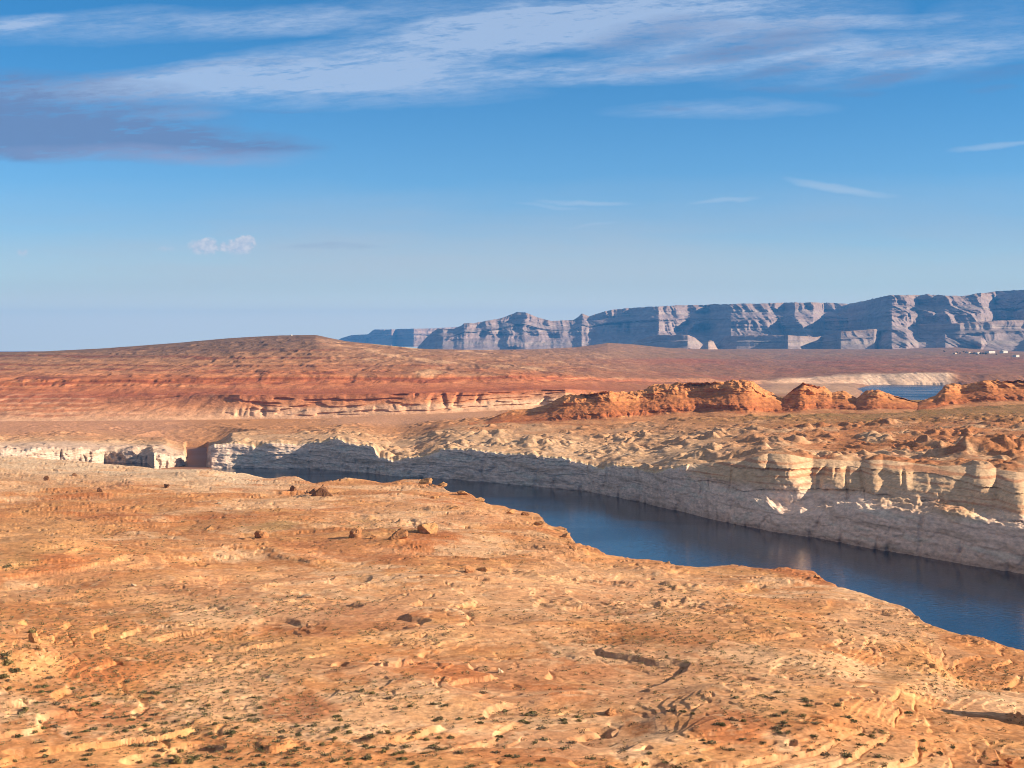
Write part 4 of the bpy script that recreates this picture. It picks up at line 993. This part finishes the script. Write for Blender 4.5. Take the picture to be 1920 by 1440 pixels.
def scatter_shrubs():
    pts = []
    for (px, y, s) in BIG:
        p = pick(NEAR, px, y); pts.append((px, y, s * 0.62, p, True))
    tries = 0; taken = set()
    while len(pts) < 6500 and tries < 90000:
        tries += 1
        px = rnd.uniform(-60, 1980); y = 900 + 545 * rnd.random() ** 0.8
        rim = float(poly(RIM_NEAR, px))
        if y < rim + 6: continue
        cl = float(perlin(np.array([px / 60.0]), np.array([y / 22.0]), 700)[0])
        if rnd.random() > scrub_density(px, y) * (0.7 + 0.7 * max(-0.6, cl)): continue
        s = 0.36 + 0.40 * rnd.random() ** 1.6
        p = pick(NEAR, px, y)
        cell = (int(p.x / 1.7), int(p.y / 1.7))
        if cell in taken: continue
        taken.add(cell); pts.append((px, y, s, p, False))
    size = [q[2] / q[3][1] for q in pts]
    order = sorted(range(len(pts)), key=lambda i: -size[i])
    single, mass = order[:290], order[290:]
    kinds = []
    for k in range(7):
        v, f, c = shrub_arrays(150, 800 + k, GREENS[k % 5], 1.0, 0.8 if k % 2 else 0.65)
        kinds.append(raw_mesh('desert_shrub', v, f, MAT_SHRUB, col=c))
    zones = [(lambda x, y: x < 130 and 1170 < y < 1300, 'large grey green desert bush in the clump on the left edge slope', 'bushes on the left edge slope'),
             (lambda x, y: x < 640 and y > 1330, 'dark desert shrub on pinkish rock near the lower left corner', 'shrubs near the lower left corner'),
             (lambda x, y: x < 640 and y > 1200, 'dark desert shrub on pale slickrock in the left middle of the foreground', 'shrubs of the left middle foreground'),
             (lambda x, y: x < 640, 'small dark shrub on the orange shelf left of centre, farther back', 'shrubs farther back on the left'),
             (lambda x, y: x < 1200 and y > 1230, 'desert shrub on smooth reddish rock at the bottom centre', 'shrubs at the bottom centre'),
             (lambda x, y: x < 1200, 'small shrub on banded slickrock in the middle of the shelf', 'shrubs in the middle of the shelf'),
             (lambda x, y: y > 1300, 'green desert bush on sandy rock near the lower right corner', 'bushes near the lower right corner'),
             (lambda x, y: True, 'dark shrub on the right part of the shelf near the water rim', 'shrubs on the right by the rim')]
    for i in single:
        px, y, s, p, big = pts[i]
        o = link('desert_shrub', kinds[rnd.randrange(7)])
        o.location = (p.x, p.y, p.z - 0.05); o.scale = (s * rnd.uniform(0.95, 1.35), s * rnd.uniform(0.9, 1.2), s * rnd.uniform(0.75, 1.05)); o.rotation_euler = (0, 0, rnd.uniform(0, 6.28))
        z = [q for q in zones if q[0](px, y)][0]
        tag(o, z[1], 'shrub', z[2])
    small = [shrub_arrays(26, 900 + k, GREENS[k % 5], 0.8, 0.75) for k in range(8)]
    V, Fc, Cc, off = [], [], [], 0
    for i in mass:
        px, y, s, p, big = pts[i]
        v, f, c = small[rnd.randrange(8)]
        a = rnd.uniform(0, 6.28); ca, sa = math.cos(a), math.sin(a)
        w = v * (s * 1.15)
        V.append(np.stack([w[:, 0] * ca - w[:, 1] * sa + p.x, w[:, 0] * sa + w[:, 1] * ca + p.y, w[:, 2] + p.z - 0.03], 1)); Fc.append(f + off); Cc.append(c * rnd.uniform(0.8, 1.25)); off += len(v)
    o = link('scrub', raw_mesh('scrub', np.concatenate(V), np.concatenate(Fc), MAT_SHRUB, col=np.concatenate(Cc)))
    tag(o, 'countless small dark desert shrubs speckling the slickrock shelf', kind='stuff')
    # dry yellow grass tufts
    V, Fc, Cc, off = [], [], [], 0
    tuft = [shrub_arrays(12, 950 + k, (0.36, 0.27, 0.10), 0.5, 0.6) for k in range(5)]
    n = 0
    while n < 1500:
        px = rnd.uniform(-60, 1980); y = 930 + 510 * rnd.random()
        if y < float(poly(RIM_NEAR, px)) + 8 or rnd.random() > scrub_density(px, y) * 0.8: continue
        p = pick(NEAR, px, y); v, f, c = tuft[n % 5]
        V.append(v * rnd.uniform(0.25, 0.5) + np.array([p.x, p.y, p.z])); Fc.append(f + off); Cc.append(c * rnd.uniform(0.7, 1.3)); off += len(v); n += 1
    o = link('dry_grass', raw_mesh('dry_grass', np.concatenate(V), np.concatenate(Fc), MAT_SHRUB, col=np.concatenate(Cc)))
    tag(o, 'thin dry yellow grass tufts between the shrubs on the shelf', kind='stuff')
    # scrub on the plateau across the water
    V, Fc, Cc, off = [], [], [], 0
    n = 0
    while n < 3600:
        px = rnd.uniform(900, 2000); y = 752 + 100 * rnd.random()
        d = 0.15 + 0.85 * min(1, max(0, (px - 1250) / 350.0)) * (1.0 if y < 805 else 0.25)
        if rnd.random() > d: continue
        p = pick(FAR, px, y)
        if y < float(poly(BASE_Y, px)) - 2: continue
        v, f, c = small[n % 8]; s = rnd.uniform(0.5, 1.1)
        V.append(v[:48] * s + np.array([p.x, p.y, p.z - 0.05])); Fc.append(f[:12] + off); Cc.append(c[:48] * 1.4); off += 48; n += 1
    o = link('scrub', raw_mesh('scrub', np.concatenate(V), np.concatenate(Fc), MAT_SHRUB, col=np.concatenate(Cc)))
    tag(o, 'olive green scrub covering the flat plateau across the water on the right', kind='stuff')


scatter_shrubs()

# ------------------------------------------------------------------ loose rocks and rock knobs
def rock_mesh(seed, col, flat=0.6, cut=0.5):
    bm = bmesh.new(); bmesh.ops.create_icosphere(bm, subdivisions=4, radius=1.0)
    v = np.array([q.co[:] for q in bm.verts]); f = np.array([[a.index for a in q.verts] for q in bm.faces]); bm.free()
    g = np.random.default_rng(seed)
    for _ in range(9):                                                      # fracture planes
        nrm = g.normal(size=3); nrm /= np.linalg.norm(nrm); dd = g.uniform(0.45, 0.8)
        over = np.maximum(v @ nrm - dd, 0); v = v - over[:, None] * nrm
    n = 0.12 * fbm(v[:, 0] * 2 + v[:, 2], v[:, 1] * 2 - v[:, 2] * 1.5, 4, seed) + 0.05 * np.sign(np.sin(v[:, 2] * 9 + 3 * fbm(v[:, 0] * 2, v[:, 1] * 2, 2, seed + 1)))
    v = v * (1 + n)[:, None]; v[:, 2] *= flat
    c = np.asarray(col)[None] * (1 + 0.3 * fbm(v[:, 0] * 3, v[:, 1] * 3 + v[:, 2] * 4, 3, seed + 2))[:, None]
    return raw_mesh('boulder', v, f, MAT_STONE, smooth=False, col=np.clip(c, 0.02, 0.85))


MAT_STONE = rock_material('boulder_stone', 1.2, 2.5, 0.12, 0.6)
TAN, RED, PALE, DARK = (0.47, 0.26, 0.12), (0.40, 0.20, 0.095), (0.58, 0.44, 0.30), (0.20, 0.105, 0.06)
# photo column, row of the foot, half width m, height factor, colour, label
ROCKS = [
    (602, 930, 7.0, 0.62, DARK, 'biggest dark brown rock knob near the far rim of the shelf'),
    (588, 926, 4.0, 0.55, DARK, 'dark lump leaning on the left of the biggest dark knob'),
    (549, 922, 2.2, 0.8, DARK, 'small dark pointed rock left of the biggest dark knob'),
    (488, 1008, 3.4, 0.6, RED, 'brown rock with deep shadow at the left end of the hollow row'),
    (392, 994, 2.6, 0.5, TAN, 'narrow tilted rock casting a long dark shadow, left of the hollow row'),
    (665, 1008, 4.0, 0.5, RED, 'low red brown rock in the middle of the hollow row'),
    (745, 1010, 4.4, 0.55, RED, 'dark hollowed rock right in the hollow row'),
    (800, 1000, 5.0, 0.6, TAN, 'rounded tan rock at the right end of the hollow row'),
    (878, 1075, 2.6, 1.0, RED, 'pointed red rock standing alone with a long shadow to its left'),
    (905, 1072, 3.0, 0.7, TAN, 'tan rounded rock just right of the pointed red rock'),
    (312, 915, 2.6, 0.6, DARK, 'dark rock on the white ledges by the left rim'),
    (88, 901, 2.2, 0.8, DARK, 'leftmost dark upright rock near the left edge'),
    (139, 895, 1.6, 0.9, DARK, 'second dark upright rock from the left edge'),
    (186, 923, 1.8, 0.8, DARK, 'third dark upright rock from the left edge, nearer than the others'),
    (938, 1262, 0.9, 0.8, PALE, 'small white stone with a long thin dark shadow'),
    (1142, 1340, 1.6, 0.45, RED, 'low dark red slab lying on pale rock at the bottom centre'),
    (1900, 1432, 2.4, 0.7, RED, 'cracked red boulder in the lower right corner'),
    (1878, 1436, 1.5, 0.7, RED, 'smaller red boulder left of the corner boulder'),
    (575, 1122, 2.6, 0.45, PALE, 'pale flat stone above the band of shrubs'),
    (62, 1205, 1.5, 0.9, TAN, 'tan block with a dark gap on the left slope'),
    (72, 1218, 1.2, 0.8, TAN, 'lower tan block on the left slope'),
    (250, 1100, 1.6, 0.6, PALE, 'pale block on the scrubby slope, left middle'),
    (800, 906, 7.0, 0.5, TAN, 'broad tan block on the rim, far end of the broken edge'),
    (828, 912, 5.0, 0.6, TAN, 'tan block second along the broken rim'),
    (868, 928, 5.5, 0.55, TAN, 'tan block third along the broken rim'),
    (898, 940, 4.5, 0.6, TAN, 'tan block fourth along the broken rim'),
    (958, 964, 3.5, 0.6, TAN, 'tan block fifth along the broken rim'),
    (985, 967, 3.2, 0.6, RED, 'reddish block at the near end of the broken rim'),
    (1010, 985, 3.4, 0.7, TAN, 'squarish tan block at the first step of the rim'),
    (1060, 1008, 3.8, 0.7, TAN, 'rounded tan block at the tall step of the rim'),
    (1532, 1084, 2.0, 0.7, TAN, 'square tan block at the notch in the right rim'),
    (852, 955, 4.0, 0.4, TAN, 'tilted tan slab below the broken rim'),
    (815, 935, 4.2, 0.4, TAN, 'long tilted slab below the rim, left of the broken blocks'),
    (520, 960, 2.4, 0.45, TAN, 'thin tan slab with a dark slit under it, left of centre'),
    (700, 1010, 1.8, 0.6, RED, 'small dark rock between two larger hollow rocks'),
    (412, 945, 2.6, 0.45, PALE, 'pale cracked slab on the left shelf'),
]
for i, (px, y, r, fl, col, lab) in enumerate(ROCKS):
    p = pick(NEAR, px, y)
    g = np.random.default_rng(3000 + i); cc = np.array(col) * g.uniform(0.9, 1.1)
    o = link('boulder', rock_mesh(1000 + i, cc, fl))
    o.location = (p.x, p.y + r * 0.2, p.z + r * fl * 0.25); o.scale = (r * 0.75, r * 0.5, r * 0.62); hol = any(k in lab for k in ('hollow', 'dark'))
    if hol: o.scale = (r * 1.0, r * 0.75, r * 1.35)
    o.rotation_euler = (g.uniform(-0.15, 0.15), g.uniform(-0.6, -0.4) if hol else g.uniform(-0.25, 0.1), g.uniform(-0.6, 0.6))
    tag(o, lab, 'rock', 'rocks on the near shelf')

# ------------------------------------------------------------------ the little town far off, and a tank on the ridge
MAT_WALL = plain_material('white_render', (0.62, 0.60, 0.56), 0.8, 0.06, 0.2)
MAT_TAN = plain_material('tan_render', (0.60, 0.48, 0.36), 0.8, 0.08, 0.2)
MAT_ROOF = plain_material('grey_roof', (0.40, 0.38, 0.37), 0.8, 0.1, 0.2)
MAT_GLASS = plain_material('window_glass', (0.05, 0.06, 0.08), 0.2, 0.1, 1.0)
MAT_LEAF = leaf_material('tree_leaves')
MAT_BARK = plain_material('tree_bark', (0.14, 0.10, 0.07), 0.9, 0.2, 2.0)


def box_mesh(name, boxes, mat):
    V, Fc = [], []
    for (x0, y0, z0, x1, y1, z1) in boxes:
        b = len(V)
        V += [(x0, y0, z0), (x1, y0, z0), (x1, y1, z0), (x0, y1, z0), (x0, y0, z1), (x1, y0, z1), (x1, y1, z1), (x0, y1, z1)]
        Fc += [(b, b + 3, b + 2, b + 1), (b + 4, b + 5, b + 6, b + 7), (b, b + 1, b + 5, b + 4), (b + 1, b + 2, b + 6, b + 5), (b + 2, b + 3, b + 7, b + 6), (b + 3, b, b + 4, b + 7)]
    return raw_mesh(name, V, Fc, mat)


def make_building(px, y, w, d, h, gable, mat, label, group):
    p = pick(HILLS, px, y)
    root = bpy.data.objects.new('town_building', None); C.collection.objects.link(root)
    root.location = (p.x, p.y, p.z - 0.3); root.rotation_euler = (0, 0, rnd.uniform(0.75, 1.05)); root.scale = (1.35, 1.35, 1.35)
    tag(root, label, 'building', group)
    link('wall', box_mesh('wall', [(-w / 2, -d / 2, -3, w / 2, d / 2, h)], mat), root)
    if gable:
        rh = d * 0.18; e = 0.4
        V = [(-w / 2 - e, -d / 2 - e, h), (w / 2 + e, -d / 2 - e, h), (w / 2 + e, d / 2 + e, h), (-w / 2 - e, d / 2 + e, h), (-w / 2 - e, 0, h + rh), (w / 2 + e, 0, h + rh)]
        me = bpy.data.meshes.new('roof'); me.from_pydata(V, [], [(0, 1, 5, 4), (2, 3, 4, 5), (1, 2, 5), (3, 0, 4), (3, 2, 1, 0)]); me.materials.append(MAT_ROOF)
        link('roof', me, root)
    else:
        link('roof', box_mesh('roof', [(-w / 2 - 0.3, -d / 2 - 0.3, h + 0.005, w / 2 + 0.3, d / 2 + 0.3, h + 0.5)], MAT_WALL if mat is MAT_WALL else MAT_ROOF), root)
    n = max(2, int(w / 6))
    for k in range(n):
        x = -w / 2 + (k + 0.5) * w / n
        link('window', box_mesh('window', [(x - 0.9, -d / 2 - 0.06, h * 0.35, x + 0.9, -d / 2 + 0.02, h * 0.75)], MAT_GLASS), root)


TOWN = [  # photo column, row, width m, depth m, height m, gable, tan, label
    (1473, 653.5, 44, 18, 8, 0, 0, 'white hall standing alone left of the town, left of a pair'),
    (1483, 653.5, 30, 18, 8, 0, 0, 'white hall standing alone left of the town, right of a pair'),
    (1568, 654.5, 22, 14, 7, 0, 0, 'white house at the left end of the town row'),
    (1590, 652.5, 20, 14, 8, 1, 0, 'white gabled house beside a dark tree, left in the town row'),
    (1598, 654, 34, 16, 7, 0, 1, 'tan low house next to the gabled one'),
    (1610, 652, 40, 16, 7, 0, 1, 'long tan building, second tan one in the town row'),
    (1649, 649.5, 34, 16, 9, 0, 0, 'white building in the middle of the town row'),
    (1679, 648.5, 24, 15, 11, 1, 0, 'tall white house with dark trees on its right'),
    (1727, 647.8, 62, 18, 9, 0, 0, 'longest white building on the town rise'),
    (1744, 647.6, 18, 14, 8, 1, 0, 'small white house at the right end of the rise'),
    (1816, 663, 26, 14, 7, 0, 1, 'pale house below the rise, first behind the tree line'),
    (1833, 664, 30, 14, 7, 0, 0, 'white house in the lower cluster beside dark trees'),
    (1856, 662.5, 84, 22, 10, 0, 0, 'long white shed in the lower right cluster'),
    (1882, 662, 52, 20, 10, 1, 0, 'white gabled shed right of the long shed'),
    (1905, 669.5, 30, 16, 9, 0, 0, 'white house nearest of all, low at the right edge'),
    (1917, 656.5, 40, 18, 9, 0, 0, 'white building cut by the right edge of the view'),
    (1790, 664, 22, 12, 6, 0, 1, 'small tan house at the left of the lower cluster')]
for (px, y, w_, d_, h_, gb, tn_, lab) in TOWN:
    make_building(px, y, w_, d_, h_, gb, MAT_TAN if tn_ else MAT_WALL, lab, 'buildings of the far town')


def tree_meshes(seed):
    v, f, c = shrub_arrays(170, seed, (0.045, 0.060, 0.032), 0.7, 1.2)
    crown = raw_mesh('crown', v * np.array([1, 1, 1.0]) + np.array([0, 0, 0.35]), f, MAT_LEAF, col=c)
    a = np.linspace(0, 2 * np.pi, 7)[:-1]; V = []
    for zz, r in ((-0.4, 0.10), (0.3, 0.08), (0.9, 0.04)): V += [(r * math.cos(q), r * math.sin(q), zz) for q in a]
    Fc = [(i + 6 * k, (i + 1) % 6 + 6 * k, (i + 1) % 6 + 6 * (k + 1), i + 6 * (k + 1)) for k in range(2) for i in range(6)]
    return crown, raw_mesh('trunk', V, Fc, MAT_BARK)


TK = [tree_meshes(1200 + k) for k in range(4)]
TREES = [(1551, 651.5, 7), (1556, 651, 6), (1594, 650.5, 7), (1600, 650.5, 6), (1626, 650.5, 6), (1632, 650.3, 7), (1684, 648.2, 8), (1689, 648, 8), (1696, 648, 7), (1703, 647.8, 8), (1709, 647.6, 8), (1750, 647.5, 7), (1757, 647.5, 8), (1764, 647.6, 7), (1772, 647.8, 6),
         (1771, 661, 7), (1807, 662, 8), (1812, 663, 8), (1820, 664.5, 8), (1825, 665, 9), (1838, 665, 9), (1843, 665.5, 9), (1848, 665, 8), (1795, 663, 7), (1868, 666, 6), (1895, 655, 6), (1903, 655.5, 7), (1800, 647.5, 6), (1395, 654, 5), (1800, 664, 7), (1832, 666, 7)]
for i, (px, y, s) in enumerate(TREES):
    p = pick(HILLS, px, y)
    root = bpy.data.objects.new('tree', None); C.collection.objects.link(root)
    root.location = (p.x, p.y, p.z); root.scale = (s * 1.3, s, s); root.rotation_euler = (0, 0, rnd.uniform(0, 6))
    low = y > 658
    lone = px < 1500
    tag(root, 'lone dark tree far out on the plain' if lone else ('dark tree in the lower right cluster of the far town' if low else 'dark tree on the skyline row of the far town'), 'tree',
        'lone tree on the plain' if lone else ('trees of the lower town cluster' if low else 'trees of the upper town row'))
    cr, tr = TK[i % 4]
    link('crown', cr, root); link('trunk', tr, root)

p = pick(HILLS, 546, 629.5)
root = bpy.data.objects.new('water_tank', None); C.collection.objects.link(root); root.location = (p.x, p.y, p.z)
tag(root, 'small white tank alone on top of the dark ridge', 'tank')
a = np.linspace(0, 2 * np.pi, 25)[:-1]
V = [(3.5 * math.cos(q), 3.5 * math.sin(q), -3) for q in a] + [(3.5 * math.cos(q), 3.5 * math.sin(q), 2.5) for q in a]
link('tank_body', raw_mesh('tank_body', V, [(i, (i + 1) % 24, 24 + (i + 1) % 24, 24 + i) for i in range(24)], MAT_WALL), root)
V = [(3.6 * math.cos(q), 3.6 * math.sin(q), 2.5) for q in a] + [(0.3 * math.cos(q), 0.3 * math.sin(q), 3.3) for q in a]
link('tank_roof', raw_mesh('tank_roof', V, [(i, (i + 1) % 24, 24 + (i + 1) % 24, 24 + i) for i in range(24)], MAT_WALL), root)
